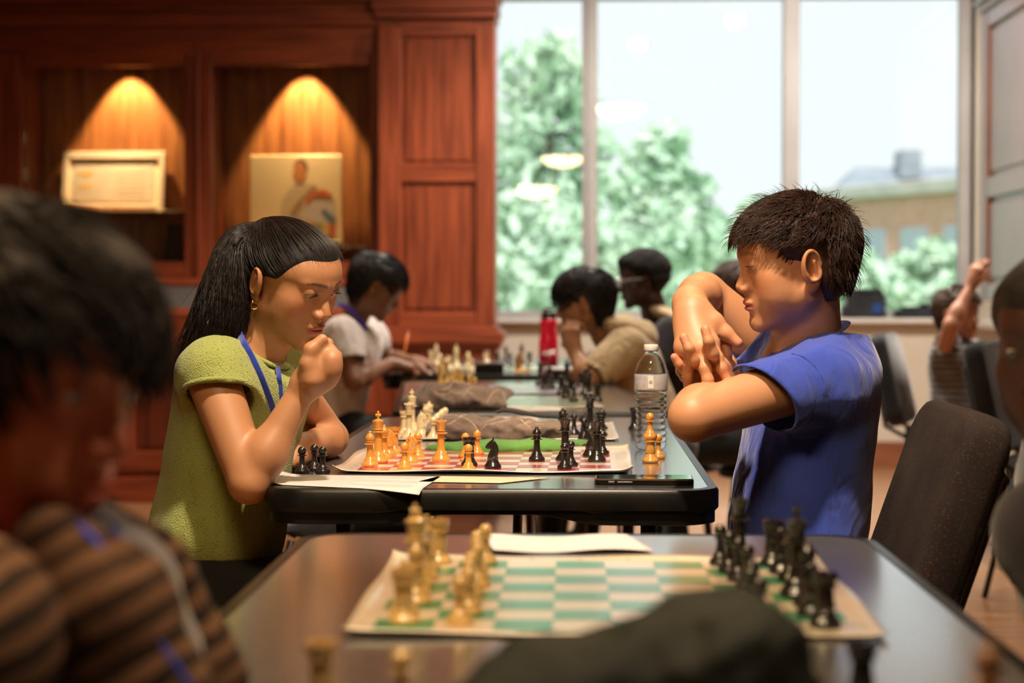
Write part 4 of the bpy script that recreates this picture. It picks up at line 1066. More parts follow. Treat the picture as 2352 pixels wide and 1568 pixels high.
# ------------------------------------------------------------------ banquet chairs
M_CHF = cloth_mat('speckled_black_upholstery', (.013,.008,.007), (.024,.016,.013), 400, .6, sheen=.0)
def speckle(m):
    tcn = N(m, 'ShaderNodeTexCoord'); vo = N(m, 'ShaderNodeTexVoronoi'); vo.inputs['Scale'].default_value = 230; mp = N(m, 'ShaderNodeMapping'); mp.inputs['Scale'].default_value = (1,1,1.2)
    L(m, tcn.outputs['Object'], mp.inputs[0]); L(m, mp.outputs[0], vo.inputs[0])
    r = N(m, 'ShaderNodeValToRGB'); r.color_ramp.elements[0].position = .12; r.color_ramp.elements[0].color = (1,1,1,1); r.color_ramp.elements[1].position = .2; r.color_ramp.elements[1].color = (0,0,0,1)
    L(m, vo.outputs['Distance'], r.inputs[0])
    src = PB(m).inputs['Base Color'].links[0].from_socket; mx = N(m, 'ShaderNodeMix', data_type='RGBA')
    hs = N(m, 'ShaderNodeMix', data_type='RGBA'); hs.inputs['B'].default_value = (.22,.05,.02,1); hs.inputs['A'].default_value = (.10,.075,.055,1)
    sp = N(m, 'ShaderNodeSeparateColor'); L(m, vo.outputs['Color'], sp.inputs[0]); st_ = N(m, 'ShaderNodeMath', operation='GREATER_THAN'); st_.inputs[1].default_value = .7
    L(m, sp.outputs[0], st_.inputs[0]); L(m, st_.outputs[0], hs.inputs['Factor'])
    L(m, r.outputs[0], mx.inputs['Factor']); L(m, src, mx.inputs['A']); L(m, hs.outputs['Result'], mx.inputs['B']); L(m, mx.outputs['Result'], PB(m).inputs['Base Color'])
speckle(M_CHF)
M_CHB = cloth_mat('plain_black_upholstery', (.010,.010,.013), (.020,.020,.024), 400, .4)
M_CHLEG = mat('black_chair_steel', (.012,.011,.012), .3, .5)
def pad(mb, W, D_, H_, r=.02, nx=10, nz=12, crown=.08):
    """soft slab: W wide (x), thickness D_ (y), height H_ (z), rounded top corners"""
    V = []; F = []
    n1 = 28
    P = []
    for i in range(n1):
        a = 2*math.pi*i/n1; c, s = math.cos(a), math.sin(a)
        P.append((math.copysign(abs(c)**.28, c), math.copysign(abs(s)**.28, s)))
    lv = [(-1,.55),(-.86,.86),(-.5,1),(0,1.04),(.5,1),(.86,.86),(1,.55)]
    for (t, sc) in lv:
        for (u, v) in P:
            uu = (W/2 - (1-sc)*D_*.45)*u; vv = (H_/2-(1-sc)*D_*.45)*v; V.append((uu, t*D_/2, vv+H_/2))
    for l in range(len(lv)-1):
        for i in range(n1): F.append((l*n1+i, l*n1+(i+1)%n1, (l+1)*n1+(i+1)%n1, (l+1)*n1+i))
    F += [tuple(range(n1)), tuple(range(len(lv)*n1-1, (len(lv)-1)*n1-1, -1))]
    return mb.add(V, F, True)
def chair_proto(fab, label, tilt=13):
    c = empty('banquet_chair', (0,0,0), 0, label, 'chair')   # faces +y, back at -y
    s = pad(MB(), .44, .42, .075).build('seat', fab, c, (0,0,.41))
    b = pad(MB(), .44, .075, .40).build('backrest', fab, c, (0,-.235,.50)); b.rotation_euler = (math.radians(tilt), 0, 0)
    b2 = MB().box(-.21,.21,-.03,.0,.0,.30,.01).build('back_board', fab, c, (0,-.262,.52)); b2.rotation_euler = (math.radians(tilt),0,0)
    for sx in (-1,1):
        MB().tube([(sx*.20,.17,.42),(sx*.205,.20,.0)], .011, 8).build('leg', M_CHLEG, c)
        MB().tube([(sx*.20,-.17,.42),(sx*.205,-.27,.0)], .011, 8).build('leg', M_CHLEG, c)
        MB().tube([(sx*.17,-.15,.43),(sx*.17,-.285,.50),(sx*.17,-.285-.26*math.tan(math.radians(tilt)),.76)], .010, 8).build('back_post', M_CHLEG, c)
    MB().tube([(-.2,-.19,.38),(.2,-.19,.38)], .010, 6).build('stretcher', M_CHLEG, c); MB().tube([(-.2,.18,.38),(.2,.18,.38)], .010, 6).build('stretcher', M_CHLEG, c)
    return c
ch0 = chair_proto(M_CHF, 'speckled black banquet chair behind the boy in blue', 19); 
def chair_at(o, x, y, deg): o.location = (x, y, 0); o.rotation_euler = (0,0,math.radians(deg))
chair_at(ch0, .25, 2.97, 90)
chb = chair_proto(M_CHB, 'plain black chair closest behind the girl\'s raised forearm')
chair_at(chb, -.66, 5.05, -68)
def more_chair(x, y, deg, label, src=None):
    o = copy_tree(src or chb); chair_at(o, x, y, deg); o['label'] = label; return o
more_chair(-.70, 5.62, -66, 'plain black chair close behind the girl\'s raised forearm, further from the camera of the two')
more_chair(1.62, 8.0, -108, 'black chair the child with the raised hand sits on')
more_chair(1.75, 6.6, -118, 'black chair in front of the child, seen from behind at the right')
more_chair(1.62, 5.2, -150, 'black chair at the right edge of the picture behind the dark foreground face')
# ------------------------------------------------------------------ heads
def rx(deg): return rotm((math.radians(deg), 0, 0))
EYE = (.0315, .0735, .002)
def vault(Q, o):
    v = o.get('vault', 1.0)
    if v != 1.0: Q[:, 2] = np.where(Q[:, 2] > .012, .012+(Q[:, 2]-.012)/v, Q[:, 2])
def head_sdf(P, o={}):
    """generic head, x right, y forward, z up; eye level z=0, crown +.11, chin -.115"""
    Q = P.copy(); Q[:, 0] = np.abs(Q[:, 0]); vault(Q, o)
    ch = o.get('child', 0.0)
    f = ell(Q, (0, -.014, .030), (.0745, .0965, .080))
    f = smin(f, ell(Q, (0, .030, .028), (.0600, .0580+.002*ch, .058)), .03)       # forehead
    f = smin(f, ell(Q, (0, .026, -.040), (.056+.002*ch, .055, .066)), .03)            # mid face
    f = smin(f, cap(Q, (.047, -.006, -.058), (.010, .070, -.103), .0165, .013), .035) # jaw
    f = smin(f, ell(Q, (0, .070, -.1000), (.0170, .0135, .0140)), .018)                # chin
    f = smin(f, ell(Q, (0, .062, -.066), (.031, .0285, .027)), .018)                  # muzzle
    f = smin(f, ell(Q, (.044, .049, -.026), (.021, .022, .019+.004*ch)), .025)         # cheekbone
    f = smin(f, ell(Q, (.040, .043, -.055), (.021+.004*ch, .024+.003*ch, .026+.002*ch)), .02)
    f = smin(f, cap(Q, (.006, .0845, .0155), (.040, .068, .019), .0072, .006), .016)      # brow ridge
    # eye sockets
    f = smax(f, -ell(Q, (.0335, .0940, .0015), (.0165, .0125, .0105)), .014)
    # eyeballs with lids
    ball = ell(Q, EYE, (.0131, .0126, .0122))
    f = smin(f, ball, .0075)
    q = Q - np.asarray(EYE, np.float32)
    lo, hi = o.get('lid', (-22, -4)); x = q[:, 0]/.0118
    el = np.degrees(np.arctan2(q[:, 2], q[:, 1]))
    mid = (lo+hi)/2; hw = (hi-lo)/2*np.sqrt(np.clip(1-x*x, 0, 1)); mid = mid - 5*x
    slit = (np.abs(el-mid) - hw)*.0002
    slit = np.where((q[:, 1] > 0), slit, .01)
    f = np.maximum(f, -np.maximum(slit, ell(Q, EYE, (.0145, .0145, .0145))))
    # nose
    nz = o.get('nose', 0.0)
    n = cap(Q, (0, .0815, .010), (0, .0985+nz, -.0285), .0066, .0062)
    n = smin(n, cap(Q, (0, .0970+nz, -.026), (0, .1020+nz, -.0350), .0066, .0080), .008)
    n = smin(n, ell(Q, (.0122, .0910, -.0390), (.0072, .0108, .0078)), .006)
    n = smin(n, cap(Q, (.0, .0990+nz, -.041), (0, .0890, -.0480), .0048, .0040), .006)
    n = smin(n, cap(Q, (.006, .082, -.004), (.0135, .082, -.034), .0055, .0065), .010)
    f = smin(f, n, .0085)
    f = smax(f, -ell(Q, (.0068, .0950, -.0462), (.0036, .0055, .0032)), .002)
    # lips
    mo = o.get('mouth', 0.0)
    up = ell(Q, (0, .0866, -.0640), (.0205, .0080, .0055)); up = smin(up, ell(Q, (.006, .0890, -.0632), (.0075, .0056, .0046)), .004)
    dn = ell(Q, (0, .0862, -.0748), (.0175, .0078, .0056))
    f = smin(f, smin(up, dn, .0015), .0050)
    f = smax(f, -ell(Q, (0, .0950+.0*mo, -.0694), (.0225, .0090, .0006)), .0022)
    f = smax(f, -ell(Q, (0, .1000, -.0545), (.0030, .0090, .0060)), .004)              # philtrum
    f = smax(f, -ell(Q, (0, .0935, -.0865), (.0180, .0085, .0045)), .010)              # under lip
    # ears
    if o.get('ears', 1):
        A = rotm((math.radians(-12), math.radians(6), math.radians(-24))); c = np.array((.0705, -.010, -.016), np.float32)
        q = (Q-c) @ A / o.get('earscale', 1.0)
        e1 = ell(q, (.0055, 0, .000), (.0060, .0185, .0300))
        e1 = smin(e1, ell(q, (.0035, .0050, -.0240), (.0045, .0085, .0100)), .006)       # lobe
        e1 = smax(e1, -ell(q, (.0115, .0025, .0020), (.0068, .0125, .0215)), .003)         # bowl
        rr = np.sqrt((q[:, 1]/.0150)**2 + ((q[:, 2]-.006)/.0235)**2)
        he = np.sqrt(((rr-1)*.0165)**2 + (q[:, 0]-.0095)**2) - .0026
        he = np.where(q[:, 2] < -.016, he+.004*sstep(-.014, -.024, q[:, 2]), he)
        e1 = smin(e1, he, .003)
        e1 = smin(e1, cap(q, (.0078, -.0055, -.012), (.0085, -.0045, .012), .0028, .0026), .003)  # antihelix
        e1 = smin(e1, ell(q, (.0070, .0130, -.004), (.0035, .0035, .0055)), .004)                 # tragus
        f = smin(f, e1, .0055)
    return f
def smooth_mask(P, c, r, pw=2.0):
    a = (P-np.asarray(c, np.float32))/np.asarray(r, np.float32)
    return np.exp(-((a*a).sum(1))**(pw/2))
def head_color(P, skin, lip, brow=(.03,.02,.015), o={}):
    Q = P.copy(); Q[:, 0] = np.abs(Q[:, 0]); vault(Q, o)
    skin = np.array(skin); lip = np.array(lip); brow = np.array(brow)
    C = np.repeat(skin[None], len(P), 0)
    C *= (1+.05*fnoise(P, 60, 3)+.03*fnoise(P, 300, 5))[:, None]
    red = np.array([1.06, .84, .80])
    m = .8*smooth_mask(Q, (.045, .065, -.030), (.02,.03,.018)) + .5*smooth_mask(Q, (0,.106,-.036), (.012,.012,.012)) + .6*smooth_mask(Q, (.083,-.01,-.01), (.01,.025,.035))
    C = C*(1+(red-1)*np.clip(m, 0, 1)[:, None])
    m = ((((Q[:,0])/.0225)**2 + ((Q[:,2]+.0698)/.0098)**2 < 1) & (Q[:,1] > .078)).astype(float)
    m = np.clip(1.35-(((Q[:,0])/.0215)**2 + ((Q[:,2]+.0696)/.0098)**2)**1.0, 0, .35)/.35*(Q[:,1] > .078)
    C = C*(1-m[:, None]) + lip*m[:, None]
    # brows
    bz = .0195+.004*np.sin(np.clip((Q[:,0]-.012)/.036, 0, 1)*math.pi*.8)-.10*np.clip(Q[:,0]-.036, 0, 1)
    th = .0056*(1-.65*sstep(.025, .052, Q[:,0]))
    d = np.abs(Q[:,2]-bz)/th
    m = np.clip(1.3-d, 0, 1)*sstep(.008, .013, Q[:,0])*(1-sstep(.045, .052, Q[:,0]))*(Q[:,1] > .03)
    m = m*(.75+.25*fnoise(P*np.array([1,1,.4],np.float32), 900, 9))*o.get('browk', .85)
    m = np.clip(m, 0, 1)
    C = C*(1-m[:, None]) + brow*m[:, None]
    # lash line
    q = Q-np.asarray(EYE, np.float32); r = np.sqrt((q*q).sum(1)); el = np.degrees(np.arctan2(q[:,2], q[:,1]))
    lo, hi = o.get('lid', (-22,-4)); x = q[:,0]/.0118
    up = (lo+hi)/2-5*x + (hi-lo)/2*np.sqrt(np.clip(1-x*x, 0, 1))
    m = ((r < .0150) & (np.abs(x) < 1.05) & (q[:,1] > 0))*np.clip(1-np.abs(el-up-3)/6, 0, 1)
    C = C*(1-.9*m[:, None]) + .02*m[:, None]
    m = (Q[:,1] > .088)*smooth_mask(Q, (.0068,.0975,-.0455), (.0042,.0055,.0030), 4)
    C = C*(1-.8*m[:, None])
    return np.clip(C, 0, 1)
def skin_mat(name, sub=.12, rough=.48):
    m = mat(name, (.6,.4,.3), rough, spec=.45)
    a = N(m, 'ShaderNodeAttribute', attribute_name='Col'); L(m, a.outputs['Color'], PB(m).inputs['Base Color'])
    PB(m).inputs['Subsurface Weight'].default_value = sub; PB(m).inputs['Subsurface Radius'].default_value = (1,.35,.18)
    PB(m).inputs['Subsurface Scale'].default_value = .008
    tcn = N(m, 'ShaderNodeTexCoord'); no = N(m, 'ShaderNodeTexNoise'); no.inputs['Scale'].default_value = 700
    L(m, tcn.outputs['Object'], no.inputs[0]); bn = N(m, 'ShaderNodeBump')
    bn.inputs['Strength'].default_value = .12; bn.inputs['Distance'].default_value = .0006
    L(m, no.outputs[0], bn.inputs['Height']); L(m, bn.outputs[0], PB(m).inputs['Normal'])
    return m
M_SKIN = skin_mat('skin')
M_EYE = mat('eye', (.8,.78,.74), .08, Coat_Weight=1.0)
_a = N(M_EYE, 'ShaderNodeAttribute', attribute_name='Col'); L(M_EYE, _a.outputs['Color'], PB(M_EYE).inputs['Base Color'])
def hair_mat(name, c, rough=.38, c2=None):
    m = mat(name, c, rough, spec=.35); noise_color(m, c, c2 or tuple(x*1.8 for x in c), (1,1,1), 3, 60)
    PB(m).inputs['Roughness'].default_value = rough
    return m
def eye_mesh(pitch=-30, yaw=0, r=.0122):
    V = []; F = []; n = 24; m = 20
    for i in range(m+1):
        a = math.pi*i/m; rr = r*(1+.03*math.exp(-(a/.45)**4))
        for k in range(n):
            b = 2*math.pi*k/n; V.append((rr*math.sin(a)*math.cos(b), rr*math.cos(a), rr*math.sin(a)*math.sin(b)))
    F = [(i*n+k, i*n+(k+1)%n, (i+1)*n+(k+1)%n, (i+1)*n+k) for i in range(m) for k in range(n)]
    V = np.array(V); ang = np.arccos(np.clip(V[:,1]/np.linalg.norm(V, axis=1), -1, 1))
    C = np.where((ang < .16)[:,None], [.005,.004,.004], np.where((ang < .50)[:,None], [.045,.02,.010], [.62,.56,.52]))
    R = rotm((math.radians(pitch), 0, math.radians(yaw)))
    return V @ R.T, F, C
class Head:
    """head frame placed in the world"""
    def __init__(s, canal, fwd, up, scale=1.0, side=1, **o):
        # canal: world position of the near ear canal (side=+1: the person's right ear)
        s.R = frame(fwd, up); s.k = scale; s.o = o; s.side = side
        if 'center' in o: s.c = np.array(o['center'], np.float32); return
        s.c = np.array(canal, np.float32) - s.R @ (np.array((.078*side, -.004, -.018), np.float32)*scale)
    def W(s, p): return np.asarray(p, np.float32)*s.k @ s.R.T + s.c
    def Lc(s, P): return ((P-s.c) @ s.R)/s.k
    def f(s, P): return head_sdf(s.Lc(P), s.o)*s.k
    def grp(s, P): return group(P, s.W((0,0,-.01)), .155*s.k, s.f)
    def eyes(s, parent, origin, pitch=-28, yaw=0):
        for sx in (1, -1):
            V, F, C = eye_mesh(pitch, yaw)
            V = s.W(V + np.array(EYE)*np.array((sx,1,1))) - origin
            link('eye', mesh_np('eye', V, F, True, C), M_EYE, parent)
def lashes(s, parent, org, m):
    lo, hi = s.o.get('lid', (-22,-4)); ps = []
    for sx in (1,-1):
        for x in np.linspace(-.85, .98, 26):
            up = math.radians((lo+hi)/2-5*x + (hi-lo)/2*math.sqrt(max(0, 1-x*x))+3); xx = x*.0118
            r = math.sqrt(max(.0136**2-xx*xx, 1e-6)); b = np.array((xx, r*math.cos(up), r*math.sin(up)))
            d = np.array((x*.6, .9, -.25)); d /= np.linalg.norm(d); pth = [b+d*.0062*k/4+np.array((0,0,.0016))*(k/4)**2 for k in range(5)]
            ps.append([(np.array(EYE)+q)*np.array((sx,1,1)) for q in pth])
    Wp = s.W(np.array(ps).reshape(-1,3)).reshape(-1,5,3); V, F = strands_mesh(Wp, .00032, 3)
    o = link('eyelashes', mesh_np('eyelashes', V-org, F), m, parent); o['kind'] = 'stuff'
def fing(P, pts, r0, r1, k=.003):
    n = len(pts); rr = [r0+(r1-r0)*i/(n-1) for i in range(n)]
    return chain(P, pts, rr, k)
# ------------------------------------------------------------------ figures
A3 = lambda v: np.array(v, np.float32)
def W3(px, py, Y): return A3(at(px, py, Y))
def hand_sdf(P, wrist, mcps, fingers, thumb, r=.0085, rw=.022, fill=()):
    wrist = A3(wrist); mc = [A3(m) for m in mcps]
    f = None; mid = (mc[1]+mc[2])/2
    for i, m in enumerate(mc):
        st = wrist+(m-wrist)*.10
        g = cap(P, st, m, rw*.70, r*1.22); f = g if f is None else smin(f, g, .022)
    for i in range(3):
        f = smin(f, cap(P, (mc[i]+mc[i+1])/2, wrist+(mid-wrist)*.35, r*1.15, rw*.72), .016)
        f = smin(f, cap(P, mc[i], mc[i+1], r*1.15, r*1.15), .012)
    for (c, rr, R) in fill: f = smin(f, ell(P, c, rr, R), .016)
    if thumb is not None:
        f = smin(f, fing(P, [A3(p) for p in thumb], r*1.65, r*.92, .008), .014)
    out = f
    for i, fp in enumerate(fingers):
        k = (1, 1.03, .98, .86)[i]; pts = [mc[i]] + [A3(p) for p in fp]
        # fleshy segments with slightly thicker joints
        g = fing(P, pts, r*1.12*k, r*.84*k, .005)
        out = smin(out, g, .0045)
    return out
def auto_hand(wrist, d, back, side, curl=(35,45,30), L=1.0, spread=.10):
    """wrist point, direction to the fingers, back-of-hand normal, side=+1 thumb on (d x back)"""
    d = Vector(d).normalized(); b = Vector(back); b = (b - d*b.dot(d)).normalized(); s = d.cross(b)*side
    w = Vector(wrist); mc = []; fs = []
    for i, o in enumerate((.030, .010, -.010, -.029)):
        m = w + d*(.088-.006*abs(i-1))*L + s*o*L; mc.append(m)
        dd = (d + s*(o*spread/.03)*1.0).normalized(); ang = 0; p = m; f = []
        for seg, c in zip((.040,.025,.020), curl):
            ang += math.radians(c + 3*i); q = (dd*math.cos(ang) - b*math.sin(ang)).normalized()
            p = p + q*seg*L*(1, 1.08, 1, .82)[i]; f.append(tuple(p))
        fs.append(f)
    t0 = w + d*.022*L + s*.022*L - b*.006; t1 = t0 + (d*.75+s*.62-b*.25)*.040*L; t2 = t1 + (d*.9+s*.1-b*.35)*.033*L; t3 = t2 + (d*.95-s*.05-b*.3)*.024*L
    return tuple(mc), fs, [tuple(t0), tuple(t1), tuple(t2), tuple(t3)]
class Person:
    def __init__(s, name_label, origin, group_=None):
        s.root = empty('person', origin, 0, name_label, 'person', group_); s.o = A3(origin)
        s.parts = []   # (centre, radius, fn)
    def add(s, pts, pad_, fn, k=.02, root=None):
        pts = np.array([A3(p) for p in pts]); c = pts.mean(0); R = float(np.max(np.linalg.norm(pts-c, axis=1)))+pad_
        s.parts.append((c, R, fn, k, root))
    def body_f(s, P):
        f = None
        for c, R, fn, k, root in s.parts:
            g = group(P, c, R, fn)
            if root is not None: k = .0012 + k*np.clip(1-np.linalg.norm(P-A3(root), axis=1)/.11, 0, 1)
            f = g if f is None else smin(f, g, k)
        return f
    def limb(s, sh, el, wr, r, mc, fs, th, hr, rw, fill=()):
        def fn(P):
            a = arm(P, sh, el, wr, r)
            def hf(Q): return hand_sdf(Q, wr, mc, fs, th, hr, rw, fill)
            hp = [A3(wr)]+[A3(m) for m in mc]+[A3(q) for f_ in fs for q in f_]+([A3(q) for q in th] if th else [])
            c = np.mean(hp, 0); R = float(np.max(np.linalg.norm(np.array(hp)-c, axis=1)))+.035
            return smin(a, group(P, c, R, hf), .010)
        s.add([sh, el, wr]+list(mc)+[f_[-1] for f_ in fs], .06, fn, .03, sh)
    def build_body(s, h, color, m=M_SKIN):
        lo = np.min([q[0]-q[1] for q in s.parts], 0)-.01; hi = np.max([q[0]+q[1] for q in s.parts], 0)+.01
        return sdf_obj('skin', s.body_f, lo, hi, h, m, s.root, color, s.o)
    def cloth(s, name, f, lo, hi, h, m): return sdf_obj(name, f, lo, hi, h, m, s.root, None, s.o)
    def mesh(s, name, mb, m): return mb.build(name, m, s.root)
def arm(P, sh, el, wr, r, wr_y=1.0):
    f = cap(P, sh, el, r[0], r[1])
    e2 = A3(el); m = e2+(A3(wr)-e2)*.30
    g = smin(cap(P, el, m, r[1]*.93, r[2]), cap(P, m, wr, r[2], r[3]), .03)
    return smin(f, g, .012)
def shirt_sdf(P, torso, sleeves, neck=None, hemz=None, fold=.004, fs=22, seed=0, k=.07, stretch=(1,1,.45), gap=.0045, depth=.035):
    f = None
    for (c, r, R) in torso:
        g = ell(P, c, r, R); f = g if f is None else smin(f, g, k)
    for (sh, el, rs, rh, t, tilt, rarm) in sleeves:
        sh = A3(sh); el = A3(el); d = (el-sh)/np.linalg.norm(el-sh); H = sh + (el-sh)*t
        n = d + A3(tilt); n /= np.linalg.norm(n)
        g = cap(P, sh, sh+(el-sh)*(t+.25), rs, rh)
        f = smin(f, smax(g, (P-H)@n, .006), .05) if True else f
    ff = fnoise(P*np.array(stretch, np.float32), fs, seed); f = f + fold*np.abs(ff)*1.4 - fold*.6 + fold*.35*fnoise(P, fs*2.6, seed+4)
    for (sh, el, rs, rh, t, tilt, rarm) in sleeves:
        sh = A3(sh); el = A3(el); d = (el-sh)/np.linalg.norm(el-sh); H = sh + (el-sh)*t
        n = d + A3(tilt); n /= np.linalg.norm(n)
        cav = cap(P, sh, el, rs-gap*1.6, rh-gap*1.2)
        f = smax(f, -np.maximum(cav, -((P-H)@n)-depth), .003)
    if neck is not None:
        a, b, r = neck; a = A3(a); b = A3(b); d = (b-a)/np.linalg.norm(b-a)
        cav = cap(P, a, b+(b-a), r, r); f = smax(f, -np.maximum(cav, -((P-b)@d)-.03), .003)
        f = np.maximum(f, np.where(np.linalg.norm(np.cross(P-a, d), axis=1) < r+.05, (P-b)@d-.012, -1))
    if hemz is not None: f = smax(f, hemz(P) - P[:,2], .004)
    return f*.8
def ring_pts(c, n, r, k=40, ry=None):
    n = Vector(n).normalized(); u = n.orthogonal().normalized(); v = n.cross(u)
    return [Vector(c)+u*math.cos(2*math.pi*i/k)*r+v*math.sin(2*math.pi*i/k)*(ry or r) for i in range(k+1)]
def onray(f, px, py, off=.0025, y0=2.7, y1=3.8):
    ys = np.arange(y0, y1, .002); P = np.array([tuple(at(px, py, y)) for y in ys], np.float32); v = f(P); i = np.nonzero(v < off)[0]
    return P[i[0]] if len(i) else P[len(P)//2]
def lanyard(s, pts, m, wdt=.009, nm='lanyard', up=(0,-1,.1)):
    """flat ribbon through points"""
    P = [Vector(p)-Vector(s.o) for p in pts]; Q = []
    for i in range(len(P)-1):
        p0, p1, p2, p3 = P[max(i-1,0)], P[i], P[i+1], P[min(i+2, len(P)-1)]
        for t in np.linspace(0, 1, 8, endpoint=(i == len(P)-2)):
            Q.append(.5*((2*p1)+(p2-p0)*t+(2*p0-5*p1+4*p2-p3)*t*t+(3*p1-p0-3*p2+p3)*t**3))
    mb = MB().tube([tuple(q) for q in Q], wdt, 8, flat=.13, up0=up); return mb.build(nm, m, s.root)
M_LANY = cloth_mat('blue_lanyard', (.015,.035,.32), (.03,.06,.45), 900, .3, rough=.6)

# hair
def zline(Q, front=.062, ear=.020, nape=-.070, side=0.0):
    """height of the hairline for a head-local point (Q with |x|)"""
    y = Q[:,1]; x = Q[:,0]
    z = np.where(y > .010, ear+side+(front-ear)*sstep(.018, .066, y), ear+side)
    z = np.where(y < .008, ear - (ear+.0)*0*y, z)
    z = z - (z-nape)*sstep(-.012, -.045, y)
    return z
class Hair:
    def __init__(s, H, off=.006, **kw): s.H = H; s.off = off; s.kw = kw
    def skull(s, Q):
        if s.H.o.get('vault', 1) != 1: Q = Q.copy(); vault(Q, s.H.o)
        f = ell(Q, (0,-.014,.030), (.0745,.0965,.080)); f = smin(f, ell(Q, (0,.030,.028), (.060,.057,.058)), .03)
        f = smin(f, ell(Q, (0,-.035,-.035), (.060,.052,.055)), .04); return f
    def cap_f(s, P, bump=.0, bs=70):
        Q = s.H.Lc(P); Qa = Q.copy(); Qa[:,0] = np.abs(Qa[:,0])
        zl = zline(Qa, **s.kw); e = sstep(-.004, .010+s.off*2.0, Q[:,2]-zl)
        f = s.skull(Qa) - s.off*e + (1-e)*.0008
        if bump: f = f + bump*fnoise(Q*np.array([1,1,1],np.float32), bs, 21)*e
        f = smax(f, (zl - .004 - Q[:,2])*.8, .002)
        return f*s.H.k
    def cap_obj(s, par, org, m, h=.003, bump=0, bs=70):
        c = s.H.W((0,0,0)); return sdf_obj('hair', lambda P: s.cap_f(P, bump, bs), c-.17*s.H.k, c+.17*s.H.k, h, m, par, None, org)
    def roots(s, n, rs):
        d = rs.normal(size=(n*6,3)); d /= np.linalg.norm(d, axis=1, keepdims=True)
        P = (np.array([0,-.012,.025])+d*np.array([.08,.10,.09])).astype(np.float32)
        for _ in range(5):
            Q = P.copy(); Q[:,0] = np.abs(Q[:,0]); v = s.skull(Q); g = grad(lambda p: s.skull(np.column_stack([np.abs(p[:,0]), p[:,1:]])), P); P = P - g*v[:,None]
        Q = P.copy(); Q[:,0] = np.abs(Q[:,0]); ok = P[:,2] > zline(Q, **s.kw)-.002
        return P[ok][:n]
    def proj(s, P, off):
        fn = lambda p: s.skull(np.column_stack([np.abs(p[:,0]), p[:,1:]]).astype(np.float32))
        for _ in range(2):
            v = fn(P.astype(np.float32)); g = grad(fn, P.astype(np.float32)); P = P - g*(v-off)[:,None]
        return P
    def short(s, n, length, K=7, lift=.010, seed=0, swirl=.3, front=0.0, curl=0.0, messy=.25, fwdk=1.0, offv=.004, fringe=0.0):
        """short combed hair: strands grow from the crown forward and down"""
        rs = np.random.RandomState(seed); P = s.roots(n, rs).astype(np.float64); n = len(P)
        fn = lambda p: s.skull(np.column_stack([np.abs(p[:,0]), p[:,1:]]).astype(np.float32))
        Ln = length*(.7+.6*rs.rand(n)); path = [P.copy()]
        clump = np.stack([np.sin(P@rs.normal(size=3)*70+i*2) for i in range(3)], 1)*messy
        jit = rs.normal(size=(n,3))*messy*.45
        ph = rs.rand(n)*6.28
        p = P.copy()
        for k in range(1, K):
            g = grad(fn, p.astype(np.float32)).astype(np.float64)
            away = p - np.array([.01,-.055,.10]); away /= np.linalg.norm(away, axis=1, keepdims=True)+1e-6
            fl = away + np.array([0,.55*fwdk,0])*(p[:,1:2] > -.02) + np.array([0,.0,-.9])*(sstep(.05,.0,p[:,2]))[:,None] + clump + jit
            fl = fl - g*(fl*g).sum(1, keepdims=True); fl /= np.linalg.norm(fl, axis=1, keepdims=True)+1e-6
            up = lift*(1-abs(k/K-.35)*1.2)/K*2
            step = Ln/(K-1)
            c = curl*np.stack([np.sin(ph+k*1.9), np.cos(ph+k*1.9), np.sin(ph*2+k*1.7)], 1)
            p = p + fl*step[:,None] + g*up + c
            v = fn(p.astype(np.float32)); tgt = np.maximum(v, offv*.6)
            if fringe == 0: p = p + g*(np.clip(tgt, 0, lift+offv)-v)[:,None]
            path.append(p.copy())
        return np.stack(path, 1)
    def strands_obj(s, paths, rad, par, org, m, name='hair_strands', nseg=3, root=.8):
        Wp = s.H.W(paths.reshape(-1,3)).reshape(paths.shape)
        V, F = strands_mesh(Wp, rad*s.H.k, nseg, True, root); me = mesh_np(name, V-np.asarray(org), F, True); o = link(name, me, m, par)
        o['kind'] = 'stuff'; return o

def torso_spine(p, neck, shR, shL, hip, r=.045):
    p.add([neck, shR, shL], .07, lambda P: smin(cap(P, shR, shL, .034, .034), cap(P, neck, (A3(shR)+A3(shL))/2, .045, .04), .03))
    mid = (A3(shR)+A3(shL))/2
    p.add([mid, hip], .06, lambda P: cap(P, mid, hip, r, r))

import time as _time; _t0 = _time.time()
